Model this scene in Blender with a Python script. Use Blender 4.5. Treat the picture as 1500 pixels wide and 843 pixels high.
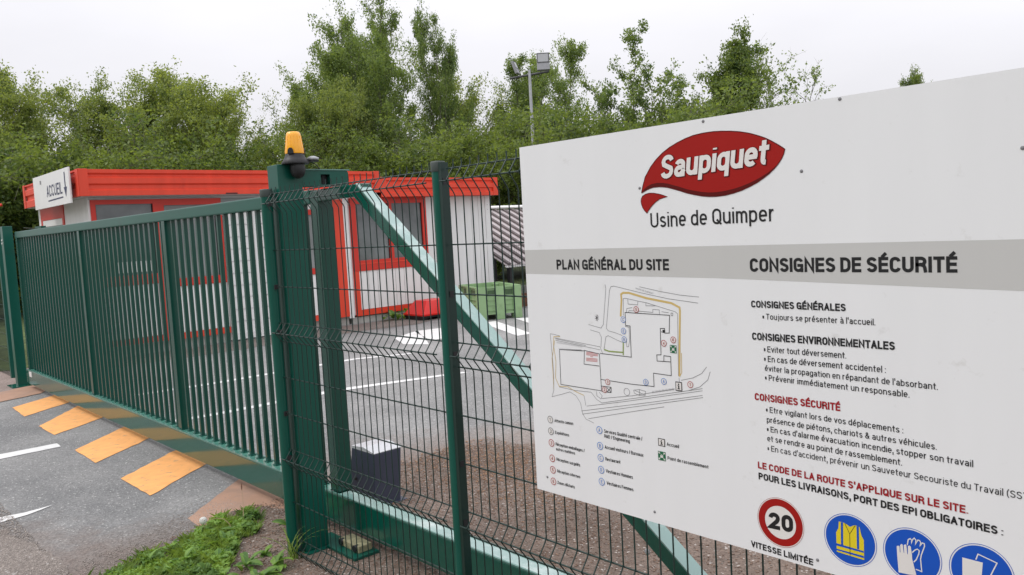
import bpy, bmesh, math, random
import numpy as np
from mathutils import Vector, Matrix
R_ = math.radians
rnd = random.Random(7)
scn = bpy.context.scene
for o in list(bpy.data.objects): bpy.data.objects.remove(o)
COL = scn.collection

# ---------------------------------------------------------------- camera
cam_d = bpy.data.cameras.new('camera'); cam = bpy.data.objects.new('camera', cam_d); COL.objects.link(cam)
scn.camera = cam
cam_d.sensor_width = 36.0; cam_d.lens = 28.0; cam_d.clip_start = 0.05; cam_d.clip_end = 2000
YAW, PITCH, ROLL = 0.824753, 0.0765957, -0.0542928
fw = Vector((-math.sin(YAW)*math.cos(PITCH), math.cos(YAW)*math.cos(PITCH), -math.sin(PITCH)))
r0 = Vector((math.cos(YAW), math.sin(YAW), 0)); u0 = r0.cross(fw)
rt = r0*math.cos(ROLL)+u0*math.sin(ROLL); up = -r0*math.sin(ROLL)+u0*math.cos(ROLL)
m = Matrix((rt, up, -fw)).transposed().to_4x4(); m.translation = Vector((0, -1.9245, 1.70))
cam.matrix_world = m

# ---------------------------------------------------------------- world, sun, exposure
SUN_EL, SUN_AZ = R_(50), R_(215)          # azimuth clockwise from +Y
w = bpy.data.worlds.new('World'); scn.world = w; w.use_nodes = True
nt = w.node_tree; N = nt.nodes; L = nt.links
for n in list(N): N.remove(n)
out = N.new('ShaderNodeOutputWorld')
sky = N.new('ShaderNodeTexSky'); sky.sky_type = 'NISHITA'; sky.sun_disc = False
sky.sun_elevation = SUN_EL; sky.sun_rotation = SUN_AZ; sky.altitude = 50; sky.dust_density = 3.0; sky.air_density = 1.0
bsky = N.new('ShaderNodeBackground'); bsky.inputs['Strength'].default_value = 0.1
L.new(sky.outputs[0], bsky.inputs[0])
tc = N.new('ShaderNodeTexCoord'); sep = N.new('ShaderNodeSeparateXYZ'); L.new(tc.outputs['Generated'], sep.inputs[0])
ramp = N.new('ShaderNodeMapRange'); ramp.inputs[1].default_value = 0.0; ramp.inputs[2].default_value = 1.0
ramp.inputs[3].default_value = 0.765; ramp.inputs[4].default_value = 2.10
L.new(sep.outputs['Z'], ramp.inputs[0])
noi = N.new('ShaderNodeTexNoise'); noi.inputs['Scale'].default_value = 1.6; noi.inputs['Detail'].default_value = 5; noi.inputs['Roughness'].default_value = 0.5
mp = N.new('ShaderNodeMapping'); mp.inputs['Scale'].default_value = (1, 1, 2.6); L.new(tc.outputs['Generated'], mp.inputs[0]); L.new(mp.outputs[0], noi.inputs[0])
cr = N.new('ShaderNodeMapRange'); cr.inputs[1].default_value = 0.3; cr.inputs[2].default_value = 0.7; cr.inputs[3].default_value = 0.90; cr.inputs[4].default_value = 1.06
L.new(noi.outputs[0], cr.inputs[0])
mu = N.new('ShaderNodeMath'); mu.operation = 'MULTIPLY'; L.new(ramp.outputs[0], mu.inputs[0]); L.new(cr.outputs[0], mu.inputs[1])
bcl = N.new('ShaderNodeBackground'); bcl.inputs['Color'].default_value = (0.965, 0.955, 1.0, 1); L.new(mu.outputs[0], bcl.inputs['Strength'])
mix = N.new('ShaderNodeMixShader'); mix.inputs[0].default_value = 0.93
L.new(bsky.outputs[0], mix.inputs[1]); L.new(bcl.outputs[0], mix.inputs[2]); L.new(mix.outputs[0], out.inputs[0])
sd = bpy.data.lights.new('sun', 'SUN'); sd.energy = 1.15; sd.angle = R_(14); sd.color = (1.0, 0.97, 0.92)
sun = bpy.data.objects.new('sun', sd); COL.objects.link(sun)
sdir = Vector((math.sin(SUN_AZ)*math.cos(SUN_EL), math.cos(SUN_AZ)*math.cos(SUN_EL), math.sin(SUN_EL)))
sun.rotation_euler = sdir.to_track_quat('Z', 'Y').to_euler()
vs = scn.view_settings; vs.view_transform = 'Standard'; vs.look = 'None'; vs.exposure = 0.0; vs.gamma = 1.0; vs.use_curve_mapping = False
scn.render.engine = 'CYCLES'

# ---------------------------------------------------------------- materials
MATS = {}
def mat(name, col, rough=0.6, var=0.12, scale=8.0, bump=0.0, bscale=60.0, metal=0.0, coat=0.0, dirt=None, dirt_scale=2.0, dirt_lo=0.55, dirt_hi=0.75, spec=0.5, streak=0.0):
    if name in MATS: return MATS[name]
    m = bpy.data.materials.new(name); m.use_nodes = True; MATS[name] = m
    n = m.node_tree.nodes; l = m.node_tree.links; b = n['Principled BSDF']
    b.inputs['Roughness'].default_value = rough; b.inputs['Metallic'].default_value = metal
    b.inputs['Coat Weight'].default_value = coat; b.inputs['Coat Roughness'].default_value = 0.08
    b.inputs['Specular IOR Level'].default_value = spec
    t = n.new('ShaderNodeTexCoord'); nz = n.new('ShaderNodeTexNoise'); nz.inputs['Scale'].default_value = scale; nz.inputs['Detail'].default_value = 6
    if streak:          # weathering runs down the surface
        sm = n.new('ShaderNodeMapping'); sm.inputs['Scale'].default_value = (1, 1, streak); l.new(t.outputs['Object'], sm.inputs[0]); l.new(sm.outputs[0], nz.inputs[0])
    else: l.new(t.outputs['Object'], nz.inputs[0])
    mr = n.new('ShaderNodeMapRange'); mr.inputs[1].default_value = .3; mr.inputs[2].default_value = .7; mr.inputs[3].default_value = 1-var; mr.inputs[4].default_value = 1+var
    l.new(nz.outputs[0], mr.inputs[0])
    vm = n.new('ShaderNodeVectorMath'); vm.operation = 'SCALE'; vm.inputs[0].default_value = col; l.new(mr.outputs[0], vm.inputs['Scale'])
    last = vm.outputs[0]
    if dirt:
        dn = n.new('ShaderNodeTexNoise'); dn.inputs['Scale'].default_value = dirt_scale; dn.inputs['Detail'].default_value = 8; dn.inputs['Roughness'].default_value = .65
        l.new(t.outputs['Object'], dn.inputs[0])
        dr = n.new('ShaderNodeMapRange'); dr.inputs[1].default_value = dirt_lo; dr.inputs[2].default_value = dirt_hi; l.new(dn.outputs[0], dr.inputs[0])
        mx = n.new('ShaderNodeMix'); mx.data_type = 'RGBA'; l.new(dr.outputs[0], mx.inputs[0]); l.new(last, mx.inputs[6]); mx.inputs[7].default_value = (*dirt, 1)
        last = mx.outputs[2]
    l.new(last, b.inputs['Base Color'])
    if bump:
        bn = n.new('ShaderNodeTexNoise'); bn.inputs['Scale'].default_value = bscale; bn.inputs['Detail'].default_value = 4; l.new(t.outputs['Object'], bn.inputs[0])
        bp = n.new('ShaderNodeBump'); bp.inputs['Strength'].default_value = bump; bp.inputs['Distance'].default_value = .01
        l.new(bn.outputs[0], bp.inputs['Height']); l.new(bp.outputs[0], b.inputs['Normal'])
    return m

def leaf_mat(name, col, var=0.35, tr=0.4, scale=1.2):
    m = bpy.data.materials.new(name); m.use_nodes = True; n = m.node_tree.nodes; l = m.node_tree.links
    for x in list(n): n.remove(x)
    o = n.new('ShaderNodeOutputMaterial'); d = n.new('ShaderNodeBsdfPrincipled'); t = n.new('ShaderNodeBsdfTranslucent'); mx = n.new('ShaderNodeMixShader'); mx.inputs[0].default_value = tr
    d.inputs['Roughness'].default_value = 0.5; d.inputs['Specular IOR Level'].default_value = 0.35
    tc = n.new('ShaderNodeTexCoord')
    a = n.new('ShaderNodeTexNoise'); a.inputs['Scale'].default_value = scale; a.inputs['Detail'].default_value = 3; l.new(tc.outputs['Object'], a.inputs[0])
    b = n.new('ShaderNodeTexWhiteNoise'); sn = n.new('ShaderNodeVectorMath'); sn.operation = 'SNAP'; sn.inputs[1].default_value = (.14, .14, .14)
    l.new(tc.outputs['Object'], sn.inputs[0]); l.new(sn.outputs[0], b.inputs[0])
    oi = n.new('ShaderNodeObjectInfo')
    s = n.new('ShaderNodeMath'); s.operation = 'MULTIPLY_ADD'; s.inputs[1].default_value = .55
    l.new(b.outputs[0], s.inputs[0]); l.new(a.outputs[0], s.inputs[2])
    s2 = n.new('ShaderNodeMath'); s2.operation = 'MULTIPLY_ADD'; s2.inputs[1].default_value = .2; l.new(oi.outputs['Random'], s2.inputs[0]); l.new(s.outputs[0], s2.inputs[2])
    r = n.new('ShaderNodeValToRGB'); e = r.color_ramp.elements
    c = np.array(col)
    e[0].position = .45; e[0].color = (*(c*(1-var)*np.array([.75, .95, .9])), 1)
    e[1].position = 1.15 if False else 1.0; e[1].color = (*(c*(1+var)*np.array([1.18, 1.1, .85])), 1)
    k = r.color_ramp.elements.new(.72); k.color = (*c, 1)
    l.new(s2.outputs[0], r.inputs[0]); l.new(r.outputs[0], d.inputs['Base Color'])
    h = n.new('ShaderNodeVectorMath'); h.operation = 'MULTIPLY'; h.inputs[1].default_value = (1.3, 1.25, .6); l.new(r.outputs[0], h.inputs[0]); l.new(h.outputs[0], t.inputs[0])
    l.new(d.outputs[0], mx.inputs[1]); l.new(t.outputs[0], mx.inputs[2]); l.new(mx.outputs[0], o.inputs[0])
    return m

GREEN = mat('green_paint', (.002, .082, .058), .32, .06, 3, dirt=(.015, .06, .045), dirt_scale=5, dirt_lo=.58, dirt_hi=.85, spec=.42)
GREEN_GLOSS = mat('glossy_green_paint', (.004, .084, .058), .14, .05, 2, dirt=(.04, .10, .075), dirt_scale=7, dirt_lo=.60, dirt_hi=.85, spec=.55, coat=.15)
PALE_GREEN = mat('pale_green_paint', (.22, .36, .33), .22, .08, 3, spec=.6, coat=.6, dirt=(.62, .68, .66), dirt_scale=2.5, dirt_lo=.5, dirt_hi=.7)  # pale green for brace and beam tops, lighter than their sides
TURQ = mat('turquoise_paint', (.07, .22, .17), .25, .12, 4, spec=.6, coat=.4, dirt=(.14, .30, .25), dirt_scale=14, dirt_lo=.5, dirt_hi=.7)  # lighter turquoise for the top face of the beam
GREEN_BAR = mat('satin_green_paint', (.002, .058, .041), .27, .05, 2, spec=.5, coat=.1)
GREEN_WIRE = mat('green_wire_coating', (.004, .024, .019), .35, .05, 3)
BLACK = mat('black_rubber', (.012, .012, .014), .5, .1)
CAP = mat('grey_post_cap', (.045, .06, .055), .55, .1)
ORANGE = mat('amber_lens_plastic', (1.0, .44, .012), .25, .04, 4, coat=.4)
RED = mat('red_painted_sheet', (.74, .058, .024), .42, .10, 5, streak=.15, dirt=(.42, .03, .02), dirt_scale=3, dirt_lo=.6, dirt_hi=.9)
REDD = mat('red_window_frame', (.60, .030, .016), .4, .06, 2)
REDLID = mat('red_plastic_lid', (.70, .015, .012), .35, .06, 4)
WHITEW = mat('white_cabin_panel', (.78, .78, .77), .5, .06, 7, streak=.12, dirt=(.55, .55, .51), dirt_scale=1.6, dirt_lo=.6, dirt_hi=.85)
WHITE = mat('white_plastic', (.78, .78, .77), .45, .03, 2)
CONC = mat('pale_concrete', (.40, .39, .36), .9, .15, 6, bump=.3, bscale=40)
GLASS = mat('dark_window_glass', (.165, .18, .185), .09, .45, 1.3, spec=.6)
BLIND = mat('grey_blind_behind_glass', (.22, .235, .235), .2, .25, 2.0, spec=.6)
GALV = mat('galvanised_steel', (.42, .43, .45), .45, .12, 6, metal=.3)
NAVY = mat('dark_blue_print', (.02, .03, .09), .5, .05)
MOTOR = mat('anthracite_plastic', (.042, .050, .080), .42, .06, 6)
MOTORT = mat('light_grey_plastic', (.55, .56, .58), .4, .05)
BIN = mat('pale_green_plastic', (.27, .42, .21), .55, .08, 3, dirt=(.20, .30, .15), dirt_scale=4)
BIND = mat('dark_green_vent', (.05, .10, .04), .6, .1)
BARK = mat('tree_bark', (.13, .115, .095), .9, .35, 6, bump=.6, bscale=20)
ROOFR = mat('shaded_roof_rib', (.12, .10, .10), .8, .2, 3)  # rib colour darkened to draw the shadow lines between the sheets
ROOF = mat('weathered_roof_sheet', (.42, .38, .38), .7, .15, 3)
SIGNW = mat('white_sign_face', (.79, .80, .815), .30, .014, 9, streak=.10, dirt=(.62, .62, .61), dirt_scale=14, dirt_lo=.62, dirt_hi=.8, spec=.5)
SIGNE = mat('sign_edge', (.5, .5, .5), .5, .05)
BANDG = mat('grey_print', (.54, .54, .53), .34, .014, 9, streak=.1)
INK = mat('black_print', (.010, .010, .012), .4, .05)
REDP = mat('red_print', (.33, .010, .008), .36, .03, spec=.25)
REDK = mat('dark_red_print', (.10, .004, .004), .36, .03, spec=.25)
REDT = mat('red_lettering', (.33, .008, .014), .4, .03)
WHP = mat('white_print', (.74, .72, .70), .36, .02)
BLUEP = mat('blue_print', (.010, .085, .48), .36, .03, spec=.25)
YELP = mat('yellow_print', (.72, .58, .015), .36, .03)
GREYL = mat('grey_line_print', (.20, .20, .21), .4, .03)
BLUEL = mat('pale_blue_print', (.10, .25, .62), .4, .03)
REDL = mat('thin_red_print', (.40, .04, .05), .4, .03)
TANL = mat('ochre_print', (.60, .44, .16), .4, .05)
HATL = mat('pink_print', (.60, .25, .25), .4, .05)
OLIV = mat('olive_print', (.26, .34, .09), .4, .05)
GREENP = mat('emerald_print', (.010, .13, .055), .4, .03)
YELLOWS = mat('orange_road_paint', (.82, .39, .13), .85, .09, 9, bump=.12, bscale=220, dirt=(.34, .24, .16), dirt_scale=13.0, dirt_lo=.56, dirt_hi=.74)
FADED = mat('worn_tan_road_paint', (.40, .24, .165), .85, .1, 5, bump=.15, bscale=120, dirt=(.28, .19, .15), dirt_scale=4, dirt_lo=.45, dirt_hi=.75)
WLINE = mat('white_road_paint', (.66, .66, .65), .7, .06, 5, dirt=(.34, .34, .34), dirt_scale=6, dirt_lo=.55, dirt_hi=.8)
BROWNP = mat('rusty_brown', (.16, .07, .04), .8, .2)

def asphalt(name, c1, c2, speck, washes=(), mud=(.20, .150, .125)):
    m = bpy.data.materials.new(name); m.use_nodes = True; n = m.node_tree.nodes; l = m.node_tree.links; b = n['Principled BSDF']
    b.inputs['Roughness'].default_value = .85; b.inputs['Specular IOR Level'].default_value = .3
    t = n.new('ShaderNodeTexCoord')
    a = n.new('ShaderNodeTexNoise'); a.inputs['Scale'].default_value = .9; a.inputs['Detail'].default_value = 7; a.inputs['Roughness'].default_value = .6; l.new(t.outputs['Object'], a.inputs[0])
    mx = n.new('ShaderNodeMix'); mx.data_type = 'RGBA'; mr = n.new('ShaderNodeMapRange'); mr.inputs[1].default_value = .38; mr.inputs[2].default_value = .66
    l.new(a.outputs[0], mr.inputs[0]); l.new(mr.outputs[0], mx.inputs[0]); mx.inputs[6].default_value = (*c1, 1); mx.inputs[7].default_value = (*c2, 1)
    v = n.new('ShaderNodeTexVoronoi'); v.inputs['Scale'].default_value = 105; l.new(t.outputs['Object'], v.inputs[0])
    v2 = n.new('ShaderNodeSeparateColor'); l.new(v.outputs['Color'], v2.inputs[0])
    g = n.new('ShaderNodeMapRange'); g.inputs[1].default_value = 0; g.inputs[2].default_value = 1; g.inputs[3].default_value = .74; g.inputs[4].default_value = 1.26; l.new(v2.outputs[0], g.inputs[0])
    sc = n.new('ShaderNodeVectorMath'); sc.operation = 'SCALE'; l.new(mx.outputs[2], sc.inputs[0]); l.new(g.outputs[0], sc.inputs['Scale'])
    gt = n.new('ShaderNodeMapRange'); gt.inputs[1].default_value = .972; gt.inputs[2].default_value = .98; l.new(v2.outputs[1], gt.inputs[0])
    m2 = n.new('ShaderNodeMix'); m2.data_type = 'RGBA'; l.new(gt.outputs[0], m2.inputs[0]); l.new(sc.outputs[0], m2.inputs[6]); m2.inputs[7].default_value = (*speck, 1)
    last = m2.outputs[2]
    for (wx, wy, ra, rb2, amt) in washes:        # brown grit washed over the asphalt round a spot
        vd = n.new('ShaderNodeVectorMath'); vd.operation = 'DISTANCE'; vd.inputs[1].default_value = (wx, wy, 0); l.new(t.outputs['Object'], vd.inputs[0])
        ns = n.new('ShaderNodeTexNoise'); ns.inputs['Scale'].default_value = 5; ns.inputs['Detail'].default_value = 8; ns.inputs['Roughness'].default_value = .7; l.new(t.outputs['Object'], ns.inputs[0])
        ad = n.new('ShaderNodeMath'); ad.operation = 'MULTIPLY_ADD'; ad.inputs[1].default_value = (rb2-ra)*1.6; l.new(ns.outputs[0], ad.inputs[0]); l.new(vd.outputs['Value'], ad.inputs[2])
        mr2 = n.new('ShaderNodeMapRange'); mr2.inputs[1].default_value = ra+(rb2-ra)*.8; mr2.inputs[2].default_value = rb2+(rb2-ra)*.8; mr2.inputs[3].default_value = amt; mr2.inputs[4].default_value = 0; l.new(ad.outputs[0], mr2.inputs[0])
        mk = n.new('ShaderNodeVectorMath'); mk.operation = 'SCALE'; mk.inputs[0].default_value = mud; l.new(g.outputs[0], mk.inputs['Scale'])
        m3 = n.new('ShaderNodeMix'); m3.data_type = 'RGBA'; l.new(mr2.outputs[0], m3.inputs[0]); l.new(last, m3.inputs[6]); l.new(mk.outputs[0], m3.inputs[7]); last = m3.outputs[2]
    l.new(last, b.inputs['Base Color'])
    bp = n.new('ShaderNodeBump'); bp.inputs['Strength'].default_value = .55; bp.inputs['Distance'].default_value = .006; l.new(v.outputs['Distance'], bp.inputs['Height']); l.new(bp.outputs[0], b.inputs['Normal'])
    return m
ASPH = asphalt('worn_asphalt', (.200, .200, .198), (.285, .283, .278), (.44, .44, .42))
ASPHR = asphalt('grit_washed_road_asphalt', (.175, .176, .176), (.265, .263, .258), (.44, .44, .42), ((-4.15, -.75, .55, 1.15, .85), (-5.3, -1.35, .2, .8, .8)), (.165, .130, .112))
ASPHY = asphalt('grit_washed_yard_asphalt', (.205, .205, .203), (.290, .288, .283), (.44, .44, .42), ((-3.3, 1.1, 1.5, 2.5, .9), (-1.3, 1.6, 1.6, 3.0, .9)), (.215, .165, .138))
SOIL = asphalt('reddish_soil_with_chippings', (.130, .096, .076), (.225, .172, .142), (.42, .38, .35))
GRAV = asphalt('brown_grit', (.155, .130, .115), (.235, .205, .185), (.42, .40, .38))
PAVE = asphalt('pinkish_paving', (.24, .19, .17), (.31, .25, .22), (.4, .36, .33))
GRASSG = mat('rough_grass_ground', (.075, .105, .030), .95, .4, 3, bump=.8, bscale=30)
LEAF_A = leaf_mat('birch_leaves', (.145, .210, .080), tr=.5)
LEAF_B = leaf_mat('willow_leaves', (.185, .240, .088), tr=.5)
LEAF_C = leaf_mat('dark_leaves', (.130, .185, .062), tr=.5)
LEAF_W = leaf_mat('weed_leaves', (.15, .27, .065), scale=9)
GRASSB = leaf_mat('grass_blades', (.14, .22, .060), scale=9)
DRYG = mat('dry_stem', (.42, .30, .19), .8, .2)
FLUFF = mat('seed_fluff', (.72, .72, .68), .9, .05)

# ---------------------------------------------------------------- geometry helpers
class MB:
    """collects boxes, prisms, tubes and polygons; build() links them as ONE mesh object"""
    def __init__(s): s.v = []; s.f = []; s.smooth = []
    def add(s, vs, fs, sm=False):
        o = len(s.v); s.v += [tuple(p) for p in vs]; s.f += [tuple(i+o for i in f) for f in fs]; s.smooth += [sm]*len(fs); return s
    def box(s, x0, x1, y0, y1, z0, z1):
        v = [(x0,y0,z0),(x1,y0,z0),(x1,y1,z0),(x0,y1,z0),(x0,y0,z1),(x1,y0,z1),(x1,y1,z1),(x0,y1,z1)]
        return s.add(v, [(0,3,2,1),(4,5,6,7),(0,1,5,4),(1,2,6,5),(2,3,7,6),(3,0,4,7)])
    def prism(s, pts, a, b, axis='y'):
        """pts 2D outline, extruded from a to b along axis"""
        n = len(pts)
        def P(p, t):
            return {'y': (p[0], t, p[1]), 'z': (p[0], p[1], t), 'x': (t, p[0], p[1])}[axis]
        v = [P(p, a) for p in pts]+[P(p, b) for p in pts]
        return s.add(v, [tuple(range(n)), tuple(range(2*n-1, n-1, -1))]+[(i, (i+1) % n, (i+1) % n+n, i+n)[::-1] for i in range(n)])
    def tube(s, pts, r, n=6, cap=True):
        pts = [Vector(p) for p in pts]; rr = r if isinstance(r, (list, tuple)) else [r]*len(pts)
        rings = []; ref = None
        for i, p in enumerate(pts):
            d = (pts[min(i+1, len(pts)-1)]-pts[max(i-1, 0)]).normalized()
            if ref is None: ref = Vector((0, 0, 1)) if abs(d.z) < .9 else Vector((1, 0, 0))
            a = d.cross(ref).normalized(); b = d.cross(a).normalized(); ref = -b if False else ref
            rings.append([p+(a*math.cos(2*math.pi*k/n)+b*math.sin(2*math.pi*k/n))*rr[i] for k in range(n)])
        v = [q for ring in rings for q in ring]; f = []
        for i in range(len(pts)-1):
            for k in range(n):
                f.append((i*n+k, i*n+(k+1) % n, (i+1)*n+(k+1) % n, (i+1)*n+k))
        s.add(v, f, True)
        if cap: s.add(rings[0], [tuple(range(n))]); s.add(rings[-1], [tuple(range(n-1, -1, -1))])
        return s
    def lathe(s, prof, cx, cy, n=24, z0=0):
        v = [(cx+r*math.cos(2*math.pi*k/n), cy+r*math.sin(2*math.pi*k/n), z0+z) for r, z in prof for k in range(n)]; f = []
        for i in range(len(prof)-1):
            for k in range(n): f.append((i*n+k, i*n+(k+1) % n, (i+1)*n+(k+1) % n, (i+1)*n+k))
        s.add(v, f, True); s.add(v[:n], [tuple(range(n-1, -1, -1))]); s.add(v[-n:], [tuple(range(n))]); return s
    def poly(s, pts3): return s.add(pts3, [tuple(range(len(pts3)))])
    def build(s, name, material, parent=None, bevel=0.0, origin=None):
        me = bpy.data.meshes.new(name)
        org = Vector(origin) if origin is not None else Vector((0, 0, 0))
        me.from_pydata([Vector(p)-org for p in s.v], [], s.f); me.materials.append(material); me.update()
        me.polygons.foreach_set('use_smooth', s.smooth)
        if bevel:
            bm = bmesh.new(); bm.from_mesh(me); bmesh.ops.remove_doubles(bm, verts=bm.verts, dist=1e-6)
            ed = [e for e in bm.edges if len(e.link_faces) == 2 and e.calc_face_angle() > .6]
            bmesh.ops.bevel(bm, geom=ed, offset=bevel, segments=2, affect='EDGES', profile=.6); bm.to_mesh(me); bm.free()
        o = bpy.data.objects.new(name, me); COL.objects.link(o)
        if parent is not None:
            o.parent = parent
            o.location = org-world_loc(parent)
        else: o.location = org
        return o
def world_loc(o):
    p = Vector(o.location)
    while o.parent: o = o.parent; p += Vector(o.location)
    return p
def tag(o, label, cat, group=None, kind=None):
    if label: o['label'] = label
    if cat: o['category'] = cat
    if group: o['group'] = group
    if kind: o['kind'] = kind
    return o
def thing(name, label, cat, loc, group=None):
    o = bpy.data.objects.new(name, None); o.empty_display_size = .2; COL.objects.link(o); o.location = loc
    return tag(o, label, cat, group)
def struct(o): o['kind'] = 'structure'; return o
def plab(o, label): o['label'] = label; return o
def copy_tree(o, parent=None, loc=None):
    c = o.copy(); COL.objects.link(c)
    if parent is not None: c.parent = parent
    if loc is not None: c.location = loc
    for ch in [x for x in bpy.data.objects if x.parent == o]: copy_tree(ch, c)
    return c
def npmesh(name, verts, faces4, material, parent=None, smooth=False, k=4):
    me = bpy.data.meshes.new(name); nv, nf = len(verts), len(faces4)
    me.vertices.add(nv); me.vertices.foreach_set('co', np.asarray(verts, np.float32).ravel())
    me.loops.add(nf*k); me.loops.foreach_set('vertex_index', np.asarray(faces4, np.int32).ravel())
    me.polygons.add(nf); me.polygons.foreach_set('loop_start', np.arange(0, nf*k, k, dtype=np.int32))
    me.update(calc_edges=True); me.materials.append(material)
    if smooth: me.polygons.foreach_set('use_smooth', [True]*nf)
    o = bpy.data.objects.new(name, me); COL.objects.link(o)
    if parent is not None: o.parent = parent
    return o

# ================================================================ SIGN DATA (metres on the board)
TEXTS=[
('CONSIGNES GÉNÉRALES',-1.108,-0.856,1.4529,1.4527,0.0183,'B','k'),
("• Toujours se présenter à l'accueil.",-1.076,-0.786,1.4229,1.4226,0.0151,'n','k'),
('CONSIGNES ENVIRONNEMENTALES',-1.108,-0.743,1.3668,1.3671,0.0195,'B','k'),
('• Eviter tout déversement.',-1.075,-0.857,1.3367,1.3376,0.0157,'n','k'),
('• En cas de déversement accidentel :',-1.075,-0.764,1.3113,1.3117,0.0158,'n','k'),
("éviter la propagation en répandant de l'absorbant.",-1.074,-0.651,1.2865,1.2844,0.0153,'n','k'),
('• Prévenir immédiatement un responsable.',-1.074,-0.712,1.2617,1.2596,0.0153,'n','k'),
('CONSIGNES SÉCURITÉ',-1.106,-0.875,1.2051,1.2058,0.0192,'B','r'),
('• Etre vigilant lors de vos déplacements :',-1.074,-0.727,1.1764,1.1736,0.0154,'n','k'),
('présence de piétons, chariots & autres véhicules.',-1.073,-0.655,1.1494,1.1468,0.0154,'n','k'),
("• En cas d'alarme évacuation incendie, stopper son travail",-1.073,-0.581,1.1243,1.1211,0.0154,'n','k'),
('et se rendre au point de rassemblement.',-1.073,-0.731,1.0990,1.0964,0.0155,'n','k'),
('LE CODE DE LA ROUTE S’APPLIQUE SUR LE SITE.',-1.103,-0.592,1.0201,1.0133,0.0184,'B','r'),
('POUR LES LIVRAISONS, PORT DES EPI OBLIGATOIRES :',-1.102,-0.524,0.9903,0.9812,0.0184,'B','k'),
('VITESSE LIMITÉE',-1.131,-0.955,0.7968,0.7930,0.0172,'B','k'),
('20',-1.076,-1.008,0.8619,0.8655,0.0453,'B','k'),
('PLAN GÉNÉRAL DU SITE',-1.812,-1.367,1.5509,1.5498,0.0327,'B','k'),
('CONSIGNES DE SÉCURITÉ',-1.108,-0.609,1.5469,1.5476,0.0357,'B','k'),
('Usine de Quimper',-1.425,-1.034,1.6739,1.6770,0.0422,'n','k'),
('Attente camion',-1.858,-1.773,1.0362,1.0379,0.0105,'s','k'),
('Expéditions',-1.858,-1.794,0.9957,0.9962,0.0102,'s','k'),
('Réception emballages /',-1.858,-1.728,0.9554,0.9546,0.0107,'s','k'),
('autres matières',-1.858,-1.771,0.9389,0.9388,0.0103,'s','k'),
('Réception surgelés',-1.858,-1.751,0.9032,0.9025,0.0107,'s','k'),
('Réception citernes',-1.858,-1.753,0.8624,0.8626,0.0107,'s','k'),
('Zones déchets',-1.859,-1.780,0.8226,0.8226,0.0107,'s','k'),
('Services Qualité centrale /',-1.640,-1.489,1.0336,1.0324,0.0111,'s','k'),
('R&D / Engineering',-1.640,-1.538,1.0176,1.0166,0.0111,'s','k'),
('Accueil visiteurs / Bureaux',-1.640,-1.488,0.9820,0.9821,0.0112,'s','k'),
('Restaurant',-1.640,-1.579,0.9433,0.9442,0.0111,'s','k'),
('Vestiaires Hommes',-1.640,-1.532,0.9045,0.9048,0.0112,'s','k'),
('Vestiaires Femmes',-1.639,-1.532,0.8653,0.8655,0.0112,'s','k'),
('Accueil',-1.399,-1.356,1.0317,1.0311,0.0106,'s','k'),
('Point de rassemblement',-1.398,-1.258,0.9903,0.9890,0.0103,'s','k'),
]
P_LEAF = [(-1.4534,1.7762),(-1.4475,1.797),(-1.4378,1.8216),(-1.4165,1.8491),(-1.3975,1.8673),(-1.3737,1.8843),(-1.349,1.8972),(-1.3229,1.9073),(-1.2958,1.9154),(-1.2694,1.9211),(-1.2366,1.9238),(-1.2047,1.9238),(-1.1779,1.9217),(-1.1517,1.9184),(-1.1259,1.9138),(-1.1007,1.9073),(-1.0781,1.8994),(-1.0558,1.8901),(-1.0399,1.8816),(-1.0242,1.8718),(-1.0125,1.864),(-1.001,1.8555),(-1.0041,1.8442),(-1.0095,1.8339),(-1.0186,1.822),(-1.0301,1.8103),(-1.0458,1.798),(-1.0633,1.7873),(-1.0814,1.7775),(-1.1013,1.7696),(-1.1241,1.7617),(-1.149,1.7558),(-1.1756,1.7517),(-1.2025,1.7504),(-1.2253,1.7514),(-1.2483,1.7545),(-1.2716,1.7596),(-1.2953,1.7656),(-1.3192,1.7737),(-1.3435,1.7811),(-1.3608,1.7861),(-1.3783,1.789),(-1.3936,1.7901),(-1.409,1.79),(-1.4222,1.7876),(-1.4355,1.7835)]
P_TAIL = [(-1.4363,1.7167),(-1.4449,1.7248),(-1.4513,1.7336),(-1.4556,1.7445),(-1.4567,1.7531),(-1.4547,1.761),(-1.4496,1.7675),(-1.4387,1.7723),(-1.4255,1.7744),(-1.4099,1.7733),(-1.3945,1.7702),(-1.3779,1.7654),(-1.362,1.7598),(-1.3757,1.7578),(-1.3902,1.7545),(-1.4034,1.7478),(-1.4141,1.74),(-1.4223,1.7329),(-1.4306,1.724)]
P_RIM = [(-1.4355,1.7835),(-1.4222,1.7876),(-1.409,1.79),(-1.3936,1.7901),(-1.3783,1.789),(-1.3608,1.7861),(-1.3435,1.7811),(-1.3192,1.7737),(-1.2953,1.7656),(-1.2716,1.7596),(-1.2483,1.7545),(-1.2253,1.7514),(-1.2025,1.7504),(-1.1756,1.7517),(-1.149,1.7558),(-1.1241,1.7617),(-1.1013,1.7696),(-1.0814,1.7775),(-1.0633,1.7873),(-1.0458,1.798),(-1.0301,1.8103),(-1.0186,1.822),(-1.0259,1.8165),(-1.0465,1.8025),(-1.0651,1.793),(-1.084,1.7852),(-1.1031,1.7784),(-1.1268,1.7718),(-1.1508,1.7667),(-1.1765,1.7634),(-1.2021,1.7617),(-1.2249,1.7625),(-1.2479,1.7656),(-1.2712,1.7704),(-1.2948,1.7761),(-1.3187,1.7843),(-1.343,1.7918),(-1.3602,1.7968),(-1.3778,1.8001),(-1.3956,1.8015),(-1.4164,1.7997),(-1.4324,1.7938),(-1.446,1.7851),(-1.4534,1.7762)]
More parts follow.
